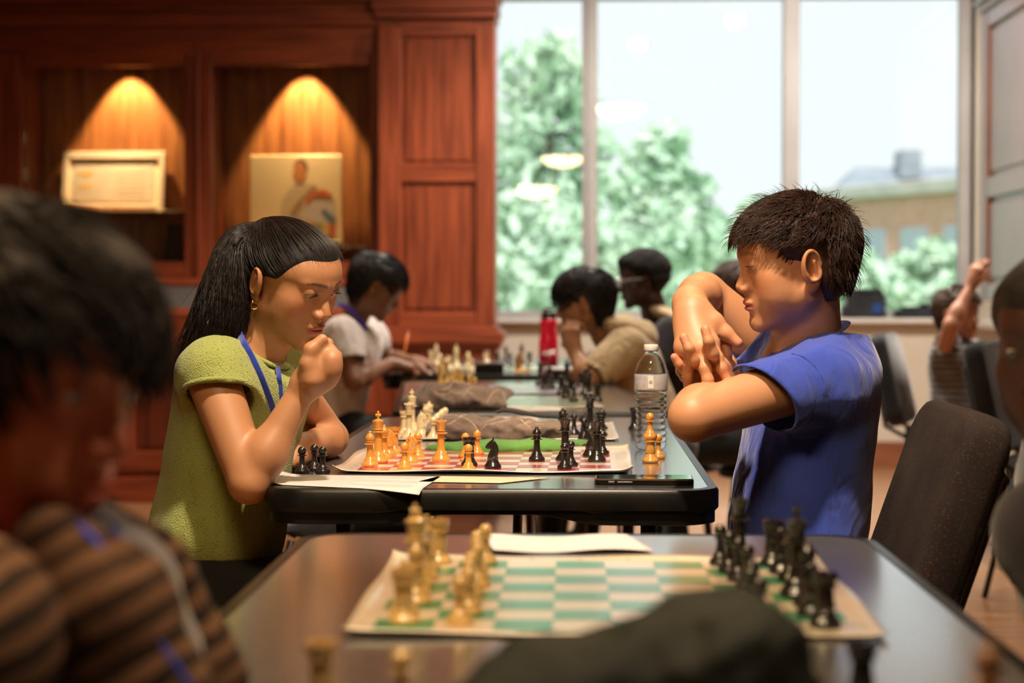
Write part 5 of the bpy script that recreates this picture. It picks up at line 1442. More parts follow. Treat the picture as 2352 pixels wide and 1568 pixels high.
# ================================================================== girl in the green knit top
def girl():
    org = (-.66, 3.32, 0)
    p = Person('girl in a light green knit top with a black ponytail, fist at her chin', org)
    H = Head((0,0,0), (.781,-.482,-.397), (.294,-.278,.915), .965, 1, center=(-.507,3.29,1.092), vault=.80, earscale=1.06, lid=(-46,-10), child=.6, nose=-.002, browk=1.0)
    neckb = W3(566, 838, 3.32); shR = W3(484, 856, 3.165); shL = W3(640, 856, 3.47)
    elR = W3(573, 1108, 3.10); wrR = W3(700, 886, 3.13); elL = W3(758, 1006, 3.68); wrL = W3(706, 1023, 3.44)
    hip = W3(500, 1290, 3.33)
    p.parts.append((H.W((0,0,-.01)), .158*H.k/.96, H.f, .02, None))
    nk0 = H.W((0,-.026,-.045)); nk1 = H.W((0,.012,-.085))
    p.add([nk0, neckb], .08, lambda P: smin(cap(P, nk0, neckb, .047, .052), cap(P, nk1, neckb+A3((.012,0,.01)), .030, .045), .03))
    torso_spine(p, neckb, shR, shL, hip)
        # right fist under the chin
    mc = [W3(748,803,3.125), W3(762,825,3.108), W3(762,848,3.108), W3(752,872,3.12)]
    fR = [[W3(752,790,3.165), W3(728,792,3.185), W3(718,806,3.178)],
          [W3(771,818,3.150), W3(746,824,3.180), W3(730,832,3.165)],
          [W3(771,846,3.150), W3(748,850,3.178), W3(732,852,3.160)],
          [W3(761,872,3.155), W3(742,872,3.172), W3(728,870,3.160)]]
    thR = [W3(716,872,3.10), W3(708,836,3.10), W3(714,803,3.10), W3(740,779,3.105)]
    p.limb(shR, elR, wrR, (.045,.0350,.0315,.0215), mc, fR, thR, .0096, .027, [(W3(732,842,3.122), (.030,.0150,.034), rotm((0,math.radians(20),0)))])
    mL = [W3(688,1032,3.38), W3(684,1044,3.40), W3(686,1020,3.42), W3(690,1012,3.44)]
    mL = [W3(676,1044,3.345), W3(672,1034,3.365), W3(670,1026,3.385), W3(672,1018,3.405)]
    fL = [[W3(655,1046,3.33), W3(648,1054,3.33), W3(654,1060,3.335)], [W3(650,1038,3.35), W3(641,1046,3.35), W3(645,1053,3.35)], [W3(650,1030,3.37), W3(641,1038,3.37), W3(644,1046,3.37)], [W3(654,1022,3.39), W3(645,1030,3.39), W3(647,1038,3.39)]]
    tL = [W3(700,1040,3.42), W3(688,1056,3.36), W3(672,1062,3.335), W3(660,1066,3.33)]
    p.limb(shL, elL, wrL, (.043,.0355,.033,.0225), mL, fL, tL, .0088, .022)
    skin = (.44,.205,.095)
    def col(V):
        C = head_color(H.Lc(V), skin, (.40,.12,.085), (.022,.013,.010), H.o); far_ = np.linalg.norm(V-H.c, axis=1) > .16
        Cb = np.array(skin)*(1+.05*fnoise(V, 45, 3))[:,None]*np.ones((len(V),3))
        for t in [thR[-1]]+[f[-1] for f in fL]: Cb = Cb*(1+.35*np.exp(-(np.linalg.norm(V-A3(t), axis=1)/.007)**2))[:,None]*1
        C[far_] = Cb[far_]
        for mole in ((.062,.062,-.052),(.0215,.084,.012)):
            d = np.linalg.norm(H.Lc(V)-A3(mole), axis=1); C = C*(1-.7*(d < .0013))[:,None]
        return C
    p.build_body(.00135, col); H.eyes(p.root, p.o, -34, 4); lashes(H, p.root, p.o, M_GHAIR)
    # earring: a stud and a ring
    M_GOLD = mat('gold', (.85,.55,.18), .18, 1.0)
    e = H.W((.084,-.004,-.044)); ring = ring_pts(e+A3((.002,0,-.010))-p.o, A3((.35,-1,.1)), .0060)
    er = MB().tube(ring, .0011, 6).build('earring', M_GOLD, p.root)
    MB().lathe([(0,-.0028),(.0022,-.0016),(.0028,0),(.0022,.0016),(0,.0028)], 10, tuple(e+A3((.0,-.004,-.003))-p.o)).build('stud', M_GOLD, er)
    # knit top
    Rt = rotm((0, math.radians(-2), math.radians(-12)))
    c1 = W3(556,918,3.32); c2 = W3(530,1060,3.325); c3 = W3(503,1215,3.33); c0 = W3(562,855,3.32)
    torso = [(c0, (.090,.160,.062), Rt), (W3(574,822,3.31), (.062,.080,.040), Rt), (c1, (.112,.155,.105), Rt), (c2, (.112,.150,.13), Rt), (c3, (.115,.160,.12), Rt)]
    sl = [(shR+A3((.004,0,.0)), elR, .060, .056, .17, (-.28,0,.0), .047), (shL, elL, .060, .058, .26, (0,0,0), .045)]
    slope = lambda P: .600 - (P[:,0]+.66)*.06
    fS = lambda P: shirt_sdf(P, torso, sl, (neckb, W3(590,806,3.31), .0545), slope, .0035, 24, 3, .05, depth=.04)
    top = p.cloth('knit_top', fS, c3+A3((-.2,-.26,-.16)), A3((-.38,3.62,1.09)), .0026, M_KNIT)
    # rolled cuff, hem band and stand collar
    for (sh, el, rs, rh, t, tilt, ra) in sl[:1]:
        sh = A3(sh); el = A3(el); d = (el-sh)/np.linalg.norm(el-sh); n = d+A3(tilt)
        MB().tube([tuple(q) for q in ring_pts(sh+(el-sh)*(t-.02)-p.o, n, .0575)], .0050, 8, False).build('cuff', M_KNIT, top)
    MB().tube([tuple(q) for q in ring_pts(W3(592,800,3.31)-p.o, A3((.56,-.15,.82)), .0545)], .0135, 10, False, flat=.36).build('collar', M_KNIT, top)
    n0 = neckb - p.o
    V = []; k = 48
    # trousers, legs on the stool and shoes
    def fP(P):
        f = ell(P, hip+A3((-.02,0,-.03)), (.125,.165,.13))
        for dy in (-.085,.085):
            a = hip+A3((.0,dy,-.075)); b = A3((-.20, 3.32+dy*1.3, .50)); c = A3((-.26, 3.32+dy*1.5, .09))
            f = smin(f, cap(P, a, b, .082, .062), .05); f = smin(f, cap(P, b, c, .060, .042), .03)
        f = f + .004*np.abs(fnoise(P, 30, 9)); return smax(f, P[:,2]-.64, .01)*.85
    p.cloth('trousers', fP, (-.95,3.0,.03), (-.08,3.65,.68), .006, M_BLKJ)
    for dy in (-.125,.125):
        def fs_(P, dy=dy): return np.maximum(cap(P, (-.29,3.32+dy,.045), (-.16,3.32+dy,.035), .042, .036), -P[:,2]+.002)
        p.cloth('shoe', fs_, (-.36,3.32+dy-.06,0), (-.09,3.32+dy+.06,.12), .005, M_DKC)
    # lanyard round the neck
    L1 = [neckb+A3((-.052,-.012,.030)), neckb+A3((-.035,-.052,.022)), neckb+A3((.0,-.068,.004)), W3(590,845,3.225), W3(608,880,3.200), W3(622,915,3.185), W3(632,945,3.180)]
    def onto(q, off=.003):
        q = A3(q)[None]; 
        for _ in range(6): q = q - grad(fS, q)*(fS(q)-off)[:,None]*1.1
        return q[0]
    lanyard(p, [W3(548,764,3.262)]+[onray(fS, x, y) for x, y in ((556,782),(566,800),(577,820),(589,845),(601,872),(612,900),(622,928),(630,955),(637,985))], M_LANY, .0070)
    lanyard(p, [onray(fS, x, y) for x, y in ((636,838),(640,860),(643,885),(645,910),(646,935))], M_LANY, .0050)
    # hair
    Hr = Hair(H, .0055, front=.056, ear=.004, nape=-.045)
    Hr.off = .0030; Hr.cap_obj(p.root, p.o, M_GCAP, .0022); Hr.off = .0055
    T = np.array([0,-.084,.062])
    rs = np.random.RandomState(5); R0 = Hr.roots(3400, rs).astype(float); Kp = 14; R0[:,2] += .003*rs.rand(len(R0))
    t = np.linspace(0, 1, Kp)[None,:,None]; paths = R0[:,None,:]*(1-t)+T[None,None]*t
    flat = paths.reshape(-1,3); offs = np.repeat(.0062+.0035*rs.rand(len(R0)), Kp); tt = np.tile(t.ravel(), len(R0))
    flat = Hr.proj(flat, offs*(1-.0*tt)+.010*np.clip(tt-.8, 0, 1)); flat = Hr.proj(flat, offs+.010*np.clip(tt-.8, 0, 1))
    pa = flat.reshape(len(R0), Kp, 3); pa += rs.normal(size=(len(R0),1,3))*.0006
    Hr.strands_obj(pa, .00080, p.root, p.o, M_GHAIR, root=.12)
    # hairs loose at the hairline
    rr = R0[(np.abs(R0[:,1]-.06) < .03)][:160]; d = rs.normal(size=(len(rr),3)); pp_ = []
    for k in range(8): pp_.append(rr + np.array([0,.3,.9])*(.0015*k) + d*.0006*k*k*.35 + np.array([0,-.0012,0])*k)
    Hr.strands_obj(np.stack(pp_, 1), .00022, p.root, p.o, M_GHAIR, 'loose_hair')
    # ponytail
    tie = H.W(T)
    MB().tube([tuple(q) for q in ring_pts(tie - p.o, A3((-.75,0,.65)), .0140)], .0045, 8, False).build('hair_tie', M_DKC, p.root)
    G = [tie+A3((.004,0,-.008)), W3(566,533,3.29), W3(536,562,3.28), W3(524,620,3.27), W3(514,690,3.262), W3(497,755,3.25), W3(480,805,3.245)]
    Gr = [.013,.017,.024,.032,.040,.043,.034]
    def fPT(P): return chain(P, [A3(g) for g in G], [r*.80 for r in Gr], .02) + .004*fnoise(P*np.array([1,1,.25],np.float32), 120, 2)
    p.cloth('ponytail', fPT, (-.85,3.15,.88), (-.52,3.42,1.15), .0035, M_GHAIR)
    ns = 1500; Kq = 22; u = np.linspace(0, 1, Kq); base = np.array([np.interp(u*6, range(7), [g[i] for g in G]) for i in range(3)]).T
    for _ in range(2): base[1:-1] = (base[:-2]+base[1:-1]*2+base[2:])/4
    rad = np.interp(u*6, range(7), Gr); th = rs.rand(ns)*6.28; q = np.sqrt(rs.rand(ns)); ext = .8+.35*rs.rand(ns)
    tang = np.gradient(base, axis=0); tang /= np.linalg.norm(tang, axis=1, keepdims=True); s1 = np.cross(tang, [0,1,0]); s1 /= np.linalg.norm(s1, axis=1, keepdims=True); s2 = np.cross(tang, s1)
    pa = np.zeros((ns, Kq, 3)); ph = rs.rand(ns)*6.28; amp = rs.rand(ns)
    for k in range(Kq):
        r = rad[k]*(.55+.55*q)
        wv = .006*u[k]*np.sin(ph+u[k]*9)*(1+amp)
        sp_ = np.clip(u[k]-.75, 0, 1)*.10*(ext-1)
        pa[:,k] = base[k] + s1[k]*((np.cos(th)*r+wv)[:,None]) + s2[k]*((np.sin(th)*r+wv*.6)[:,None]) + np.array([0,0,-1])*sp_[:,None]
    # a few locks that escape to the left and down the back
    nl = 420; sel = rs.choice(ns, nl, False); dr = rs.rand(nl)
    for k in range(Kq):
        w_ = np.clip(u[k]-.45, 0, 1)**1.4
        pa[sel,k] += np.array([-.055,0,-.11])*(w_*(.3+dr))[:,None]*1.6 + np.array([-.02,0,0])*np.sin(u[k]*7+dr*2)[:,None]*w_
    pa2 = pa.reshape(ns,Kq,3)
    V, F = strands_mesh(pa2, .0010, 3); o = link('ponytail_strands', mesh_np('ponytail_strands', V-p.o, F), M_GHAIR, p.root); o['kind'] = 'stuff'
    # stray single hairs
    n2 = 40; st = []
    for i in range(n2):
        j = rs.randint(ns); c = pa2[j,:,:].copy(); d = rs.normal(size=3)*np.array([1,.4,.6]); c += d*(u[:,None]**2)*.035; st.append(c)
    V, F = strands_mesh(np.array(st), .0003, 3); o = link('stray_hairs', mesh_np('stray_hairs', V-p.o, F), M_GHAIR, p.root); o['kind'] = 'stuff'
    return p
M_GCAP = hair_mat('black_under_hair', (.006,.0035,.003), .75, (.010,.007,.006))
M_GHAIR = hair_mat('black_hair', (.006,.0035,.003), .34, (.012,.007,.0055))
M_BLKJ = cloth_mat('black_trousers', (.008,.008,.010), (.016,.016,.018), 600, .4)
M_KNIT = mat('green_knit', (.30,.36,.07), .95, spec=.15); PB(M_KNIT).inputs['Sheen Weight'].default_value = .25
def knit(m):
    tcn = N(m, 'ShaderNodeTexCoord'); mp = N(m, 'ShaderNodeMapping'); mp.inputs['Scale'].default_value = (1,1,1.5); mp.inputs['Rotation'].default_value = (0, math.radians(28), 0)
    L(m, tcn.outputs['Object'], mp.inputs[0])
    v = N(m, 'ShaderNodeTexVoronoi'); v.inputs['Scale'].default_value = 260; v.inputs['Randomness'].default_value = .55; L(m, mp.outputs[0], v.inputs[0])
    n2 = N(m, 'ShaderNodeTexNoise'); n2.inputs['Scale'].default_value = 600; L(m, tcn.outputs['Object'], n2.inputs[0])
    v2 = N(m, 'ShaderNodeTexVoronoi'); v2.inputs['Scale'].default_value = 150; v2.inputs['Randomness'].default_value = .3; L(m, mp.outputs[0], v2.inputs[0])
    hole = N(m, 'ShaderNodeMapRange'); hole.inputs['From Min'].default_value = .10; hole.inputs['From Max'].default_value = .22; L(m, v2.outputs['Distance'], hole.inputs['Value'])
    mx = N(m, 'ShaderNodeMix', data_type='RGBA'); mx.inputs['A'].default_value = (.07,.09,.018,1); mx.inputs['B'].default_value = (.31,.35,.095,1); L(m, hole.outputs[0], mx.inputs['Factor']); L(m, mx.outputs['Result'], PB(m).inputs['Base Color'])
    ad = N(m, 'ShaderNodeMath', operation='ADD'); L(m, v.outputs['Distance'], ad.inputs[0]); L(m, hole.outputs[0], ad.inputs[1])
    a2 = N(m, 'ShaderNodeMath', operation='ADD'); L(m, ad.outputs[0], a2.inputs[0]); L(m, n2.outputs[0], a2.inputs[1])
    bn = N(m, 'ShaderNodeBump'); bn.inputs['Strength'].default_value = .9; bn.inputs['Distance'].default_value = .0016; L(m, a2.outputs[0], bn.inputs['Height']); L(m, bn.outputs[0], PB(m).inputs['Normal'])
knit(M_KNIT)
girl(); print('girl', _time.time()-_t0)

# ================================================================== boy in the blue t-shirt
M_BLUE = cloth_mat('blue_cotton', (.035,.065,.40), (.05,.09,.50), 700, .5, sheen=.35, wrinkle=.012)
M_BLUED = cloth_mat('blue_collar_lining', (.02,.04,.26), (.03,.06,.34), 700, .5)
M_BHAIR = hair_mat('dark_brown_hair', (.020,.009,.006), .5, (.055,.024,.015))
def boy():
    org = (.42, 3.27, 0)
    p = Person('boy in a royal blue t-shirt with arms raised and hands interlocked', org)
    H = Head((0,0,0), (-.985,-.12,-.128), (-.125,-.07,.99), .98, -1, center=(.367,3.22,1.118), vault=.95, earscale=1.16, lid=(-34,-9), child=1.0, nose=-.004, browk=.6)
    neckb = W3(1862, 815, 3.285); shL = W3(1860, 872, 3.165); shR = W3(1775, 812, 3.44)
    elL = W3(1592, 958, 3.03); wrL = W3(1640, 906, 3.165); elR = W3(1616, 676, 3.41); wrR = W3(1584, 690, 3.185)
    hip = W3(1850, 1290, 3.30)
    p.parts.append((H.W((0,0,-.01)), .158*H.k/.96, H.f, .02, None))
    nk0 = H.W((0,-.026,-.050)); nk1 = H.W((0,.012,-.088))
    p.add([nk0, neckb], .09, lambda P: smin(cap(P, nk0, neckb, .048, .056), cap(P, nk1, neckb+A3((-.02,0,-.0)), .032, .050), .03))
    torso_spine(p, neckb, shR, shL, hip)
    # right hand: hangs from the bent wrist, back to the camera
    mR = [W3(1634,788,3.115), W3(1612,800,3.105), W3(1588,803,3.110), W3(1567,798,3.125)]
    fR = [[W3(1648,822,3.095), W3(1658,846,3.09), W3(1668,868,3.09)], [W3(1619,845,3.085), W3(1626,873,3.08), W3(1631,897,3.085)],
          [W3(1581,843,3.115), W3(1579,866,3.115), W3(1581,888,3.12)], [W3(1561,832,3.14), W3(1563,852,3.15), W3(1570,868,3.16)]]
    tR = [W3(1610,715,3.16), W3(1643,738,3.145), W3(1668,765,3.14), W3(1694,787,3.135)]
    p.limb(shR, elR, wrR, (.046,.0400,.033,.0265), mR, fR, tR, .0096, .029, [(W3(1596,745,3.15), (.030,.013,.045), None)])
    # left hand: palm behind, fingers come up between the fingers of the right hand
    mL = [W3(1655,850,3.145), W3(1644,838,3.13), W3(1604,846,3.13), W3(1590,862,3.14)]
    mL = [W3(1668,842,3.165), W3(1650,838,3.15), W3(1618,848,3.145), W3(1594,864,3.15)]
    fL = [[W3(1668,812,3.155), W3(1668,795,3.155), W3(1664,782,3.16)], [W3(1637,812,3.075), W3(1628,784,3.068), W3(1620,757,3.072)],
          [W3(1593,826,3.082), W3(1583,800,3.075), W3(1571,775,3.080)], [W3(1571,848,3.12), W3(1560,836,3.112), W3(1549,820,3.11)]]
    tL = [W3(1668,886,3.17), W3(1680,862,3.175), W3(1676,835,3.185), W3(1672,815,3.19)]
    p.limb(shL, elL, wrL, (.050,.0395,.037,.030), mL, fL, tL, .0092, .031, [(W3(1638,868,3.16), (.030,.014,.030), None)])
    skin = (.56,.265,.135)
    tips = [(f[-1], 1) for f in fR+fL]+[(tR[-1], 1)]
    def col(V):
        C = head_color(H.Lc(V), skin, (.50,.15,.11), (.05,.022,.014), H.o); far_ = np.linalg.norm(V-H.c, axis=1) > .16
        Cb = np.array(skin)*(1+.05*fnoise(V, 45, 3))[:,None]*np.ones((len(V),3))
        for t, _ in tips:
            m = np.exp(-(np.linalg.norm(V-A3(t), axis=1)/.012)**2)[:,None]; Cb = Cb*(1-m)+m*np.array((.66,.25,.15))
        C[far_] = Cb[far_]; return C
    p.build_body(.00135, col); H.eyes(p.root, p.o, -24, -2); lashes(H, p.root, p.o, M_BHAIR)
    M_NAIL = mat('nail', (.74,.40,.30), .25, Coat_Weight=.3)
    for (t, prev, s_) in ((fR[0][-1], fR[0][-2], -1), (fR[1][-1], fR[1][-2], -1), (tR[-1], tR[-2], -1)):
        t = A3(t); d = t-A3(prev); d /= np.linalg.norm(d); q = MB().lathe([(0,.0009),(.0028,.0006),(.0042,-.0004)], 14)
        o = q.build('nail', M_NAIL, p.root); z = Vector((.15,-1,.35)); z = (z - Vector(d)*z.dot(Vector(d))).normalized(); y = Vector(d); x = y.cross(z)
        Mx = Matrix((x,y,z)).transposed().to_4x4(); Mx.translation = Vector(t + A3(z)*.0068 - p.o); o.matrix_local = Mx @ Matrix.Diagonal((.95,1.35,1,1))
    # t-shirt
    Rt = rotm((0, math.radians(2), math.radians(14)))
    c0 = W3(1868,862,3.30); c1 = W3(1866,935,3.30); c2 = W3(1850,1060,3.29); c3 = W3(1836,1210,3.29)
    torso = [(c0+A3((.002,0,0)), (.080,.165,.062), Rt), (c1, (.098,.155,.10), Rt), (c2, (.108,.145,.12), Rt), (c3+A3((-.004,0,0)), (.116,.150,.13), Rt), (W3(1918,840,3.30), (.046,.10,.058), Rt), (W3(1880,806,3.295), (.062,.085,.036), Rt)]
    sl = [(shL+A3((.008,-.004,-.008)), elL+A3((0,0,-.0)), .068, .063, .45, (.34,0,-.30), .045), (shR, elR, .062, .058, .30, (0,0,0), .045)]
    hem = lambda P: .535+0*P[:,0]
    nb2 = W3(1868,772,3.285)
    fS = lambda P: shirt_sdf(P, torso, sl, (neckb+A3((.0,0,-.01)), nb2, .058), hem, .0050, 19, 8, .06, gap=.004, depth=.05)
    lo = A3((.10,2.98,.50)); hi = A3((.62,3.62,1.07))
    top = p.cloth('tshirt', fS, lo, hi, .0027, M_BLUE)
    sm = [onray(fS, x, y, .0006)-p.o for x, y in ((1818,812),(1846,820),(1872,842),(1890,872),(1902,905),(1904,940),(1900,972),(1888,1000),(1868,1016))]
    MB().tube([tuple(q) for q in sm], .0014, 6, False).build('shoulder_seam', M_BLUED, top)
    MB().tube([tuple(q) for q in ring_pts(nb2+A3((.0,0,-.002))-p.o, A3((-.42,-.10,.90)), .0615)], .0085, 10, False, flat=.35).build('collar', M_BLUE, top)
    def fP(P):
        f = ell(P, hip+A3((.0,0,-.03)), (.125,.155,.12))
        for dy in (-.08,.08):
            a = hip+A3((.0,dy,-.07)); b = A3((.05, 3.27+dy*1.3, .49)); c = A3((.10, 3.27+dy*1.5, .09))
            f = smin(f, cap(P, a, b, .075, .058), .05); f = smin(f, cap(P, b, c, .055, .040), .03)
        return smax(f + .003*fnoise(P, 30, 9), P[:,2]-.62, .01)*.85
    p.cloth('trousers', fP, (-.05,2.95,.03), (.65,3.6,.66), .006, M_BLKJ)
    for dy in (-.12,.12):
        def fs_(P, dy=dy): return np.maximum(cap(P, (.12,3.27+dy,.045), (.0,3.27+dy,.035), .042, .036), -P[:,2]+.002)
        p.cloth('shoe', fs_, (-.08,3.27+dy-.06,0), (.2,3.27+dy+.06,.12), .005, M_DKC)
    Hr = Hair(H, .0085, front=.054, ear=.000, nape=-.082)
    Hr.cap_obj(p.root, p.o, M_BHAIR, .0025, .0035, 55)
    def trim(pa):
        q = pa.reshape(-1,3); bad = (np.abs(q[:,0]) > .050) & (q[:,1] < .030) & (q[:,1] > -.042) & (q[:,2] < .026); bad |= (q[:,2] < -.078); bad |= (q[:,1] > .062) & (q[:,2] < .030) & (np.abs(q[:,0]) > .0) & (q[:,1] < .092); bad |= (q[:,1] > .03) & (q[:,2] < .022)
        return pa[~bad.reshape(pa.shape[:2]).any(1)]
    pa = Hr.short(9000, .034, 8, .013, 11, messy=.42, offv=.006); Hr.strands_obj(trim(pa), .00075, p.root, p.o, M_BHAIR)
    pa = Hr.short(5000, .013, 5, .002, 17, messy=.25, offv=.001); q = pa.reshape(-1,3)
    bad = ((np.abs(q[:,0]) > .045) & (q[:,1] < .016) & (q[:,1] > -.034) & (q[:,2] < .004)) | (q[:,2] < -.086)
    pa = pa[~bad.reshape(pa.shape[:2]).any(1)]; pa = pa[(pa[:,0,2] < .040)]; Hr.strands_obj(pa, .00075, p.root, p.o, M_BHAIR, 'short_side_hair')
    pa = Hr.short(500, .036, 8, .024, 12, messy=.8, offv=.010); Hr.strands_obj(trim(pa), .0005, p.root, p.o, M_BHAIR, 'loose_hair')
    return p
boy(); print('boy', _time.time()-_t0)

# ================================================================== the other people
def bent(P, pts, rr, k=.02): return chain(P, [A3(q) for q in pts], rr, k)
def simple_person(label, H, skin, neckb, shN, shF, hip, arms, shirt_m, hair_m, hair, h=.005, brow=(.02,.012,.01), lip=None, torso=None, sleeve_t=.55, nr=.052, collar=None, fold=.005, hairkw={}, legs=True, lr=1.0, seed=1, hairn=1500, hairlen=.045, hair_r=.0016, bump=.004, group_=None, sleeve_r=(.066,.060)):
    side = H.side
    p = Person(label, (neckb[0], neckb[1], 0), group_)
    p.add([H.W((0,0,-.01))], .158*H.k/.96, H.f, .02)
    nk0 = H.W((0,-.026,-.05))
    p.add([nk0, neckb], .09, lambda P: cap(P, nk0, neckb, nr*.92, nr), .03)
    p.add([neckb, shN, shF], .07, lambda P: smin(cap(P, shN, shF, .034,.034), cap(P, neckb, (A3(shN)+A3(shF))/2, .045,.04), .03))
    mid = (A3(shN)+A3(shF))/2; p.add([mid, hip], .06, lambda P: cap(P, mid, hip, .05,.05))
    sl = []
    for (sh, el, wr, d, back, sd, curl, t) in arms:
        mc, fs, th = auto_hand(wr, d, back, sd, curl, lr)
        p.limb(sh, el, wr, tuple(v*lr for v in (.048,.038,.036,.026)), mc, fs, th, .0092*lr, .025*lr); sl.append((sh, el, sleeve_r[0], sleeve_r[1], t, (0,0,0), .048))
    lip = lip or (skin[0]*.85, skin[1]*.55, skin[2]*.5)
    def col(V):
        C = head_color(H.Lc(V), skin, lip, brow, H.o); far_ = np.linalg.norm(V-H.c, axis=1) > .165
        C[far_] = np.array(skin)*(1+.05*fnoise(V[far_], 45, 3))[:,None]; return C
    p.build_body(h*.6, col); H.eyes(p.root, p.o, -24, 0)
    if torso is None:
        ax = A3(hip)-mid; w_ = np.linalg.norm(A3(shN)-A3(shF))/2
        lat = (A3(shN)-A3(shF)); lat /= np.linalg.norm(lat); up = -ax/np.linalg.norm(ax); fw = np.cross(lat, up)
        R = np.stack([fw, lat, up], 1).astype(np.float32)
        torso = [(mid+ax*.06, (.095, w_+.015, .07), R), (mid+ax*.25, (.115, w_-.01, .12), R), (mid+ax*.60, (.115, w_-.02, .14), R), (A3(hip)-ax*.08, (.12, w_-.01, .12), R)]
    nb = neckb + (nk0-neckb)*.28
    fS = lambda P: shirt_sdf(P, torso, sl, (neckb, nb, nr+.008), None, fold, 18, seed, .06, depth=.04)
    pts = np.array([c for c, r, R in torso]+[A3(s_[0])+(A3(s_[1])-A3(s_[0]))*s_[4] for s_ in sl])
    top = p.cloth('shirt', fS, pts.min(0)-.22, pts.max(0)+.20, h, shirt_m)
    if legs:
        fw = A3((H.R[0,1], H.R[1,1], 0)); fw /= np.linalg.norm(fw); lat = A3((fw[1], -fw[0], 0)); g = A3(hip)
        def fP(P):
            f = ell(P, g+A3((0,0,-.03)), (.15,.15,.12))
            for q in (-.09,.09):
                a = g+lat*q+A3((0,0,-.05)); b = a+fw*.36+A3((0,0,-.02)); b[2] = max(b[2], .46); c = b+fw*.04; c[2] = .07
                f = smin(f, cap(P, a, b, .08,.06), .05); f = smin(f, cap(P, b, c, .056,.042), .03); f = smin(f, cap(P, c+A3((0,0,-.025)), c+fw*.13+A3((0,0,-.030)), .044,.036), .02)
            return np.maximum(f, .004-P[:,2])*.85
        p.cloth('trousers', fP, g+A3((-.65,-.65,-g[2]-.01)), g+A3((.65,.65,.16)), .012, M_BLKJ)
    Hr = Hair(H, hair, **hairkw); Hr.cap_obj(p.root, p.o, hair_m, h*.7, bump, 50)
    if hairn:
        pa = Hr.short(hairn, hairlen, 7, .014, seed, messy=.4, offv=hair*.9); q = pa.reshape(-1,3); bad = (np.abs(q[:,0]) > .055) & (q[:,1] < .028) & (q[:,1] > -.035) & (q[:,2] < .012)
        Hr.strands_obj(pa[~bad.reshape(pa.shape[:2]).any(1)], hair_r, p.root, p.o, hair_m)
    return p, top, fS
M_WHITE = cloth_mat('white_cotton', (.66,.58,.54), (.74,.66,.62), 400, .3, wrinkle=.015)
M_BEIGE = cloth_mat('beige_fleece', (.46,.33,.18), (.56,.42,.25), 300, .4, wrinkle=.015)
M_DARKT = cloth_mat('dark_cotton', (.018,.014,.020), (.030,.024,.030), 400, .3)
M_GREYS = cloth_mat('grey_striped_cotton', (.12,.11,.11), (.26,.24,.24), 300, .3)
def stripes(m, c2, sc=28, axis=2, rot=0):
    tcn = N(m, 'ShaderNodeTexCoord'); mp = N(m, 'ShaderNodeMapping'); mp.inputs['Rotation'].default_value = (0, rot, 0); wv = N(m, 'ShaderNodeTexWave'); wv.bands_direction = 'XYZ'[axis]; wv.inputs['Scale'].default_value = sc; wv.inputs['Distortion'].default_value = 2.5
    L(m, tcn.outputs['Object'], mp.inputs[0]); L(m, mp.outputs[0], wv.inputs[0]); r = N(m, 'ShaderNodeValToRGB'); r.color_ramp.elements[0].position = .45; r.color_ramp.elements[1].position = .6; L(m, wv.outputs[0], r.inputs[0])
    src = PB(m).inputs['Base Color'].links[0].from_socket; mx = N(m, 'ShaderNodeMix', data_type='RGBA'); mx.inputs['B'].default_value = (*c2, 1); L(m, r.outputs[0], mx.inputs['Factor']); L(m, src, mx.inputs['A']); L(m, mx.outputs['Result'], PB(m).inputs['Base Color'])
stripes(M_GREYS, (.07,.065,.07), 12)
M_BLKHAIR = hair_mat('near_black_hair', (.010,.007,.007), .5, (.022,.016,.015))
M_AFRO = hair_mat('coily_black_hair', (.006,.004,.004), .9, (.010,.008,.008))
M_BRNHAIR = hair_mat('brown_hair', (.045,.022,.012), .5, (.10,.05,.028))
M_FGHAIR = hair_mat('dark_hair_foreground', (.008,.0045,.003), .8, (.020,.010,.006))
Zt = TZ
# boy in white writing
H = Head((0,0,0), (.86,.20,-.47), (.30,.05,.95), 1.03, 1, center=tuple(W3(866,655,7.3)), lid=(-40,-22))
nb_ = W3(818,722,7.34)
elN, wrN = W3(800,892,7.02), W3(866,862,7.24)
wrN[2] = .80; wp, wtop, wS = simple_person('boy in a white t-shirt with a violet lanyard bent over his score sheet, writing', H, (.23,.10,.05), nb_, W3(782,768,7.17), W3(848,770,7.52), W3(752,960,7.34),
    [(W3(782,768,7.17), W3(812,874,7.10), A3((-.745,7.36,.782)), (.9,.35,-.15), (0,-.2,1), -1, (30,45,30), .62), (W3(848,770,7.52), W3(893,828,7.62), A3((-.665,7.50,.785)), (.9,-.3,-.2), (0,.1,1), 1, (30,40,30), .48)],
    M_WHITE, M_BLKHAIR, .012, h=.006, hairkw=dict(front=.055, ear=.004, nape=-.072), hairlen=.05, sleeve_r=(.074,.068), seed=31)
M_VIO = cloth_mat('violet_lanyard', (.09,.05,.42), (.12,.08,.55), 500)
lanyard(wp, [nb_+A3((-.066,-.03,.045)), nb_+A3((-.045,-.064,.034)), nb_+A3((-.0,-.078,.010)), nb_+A3((.05,-.085,-.06))], M_VIO, .010)
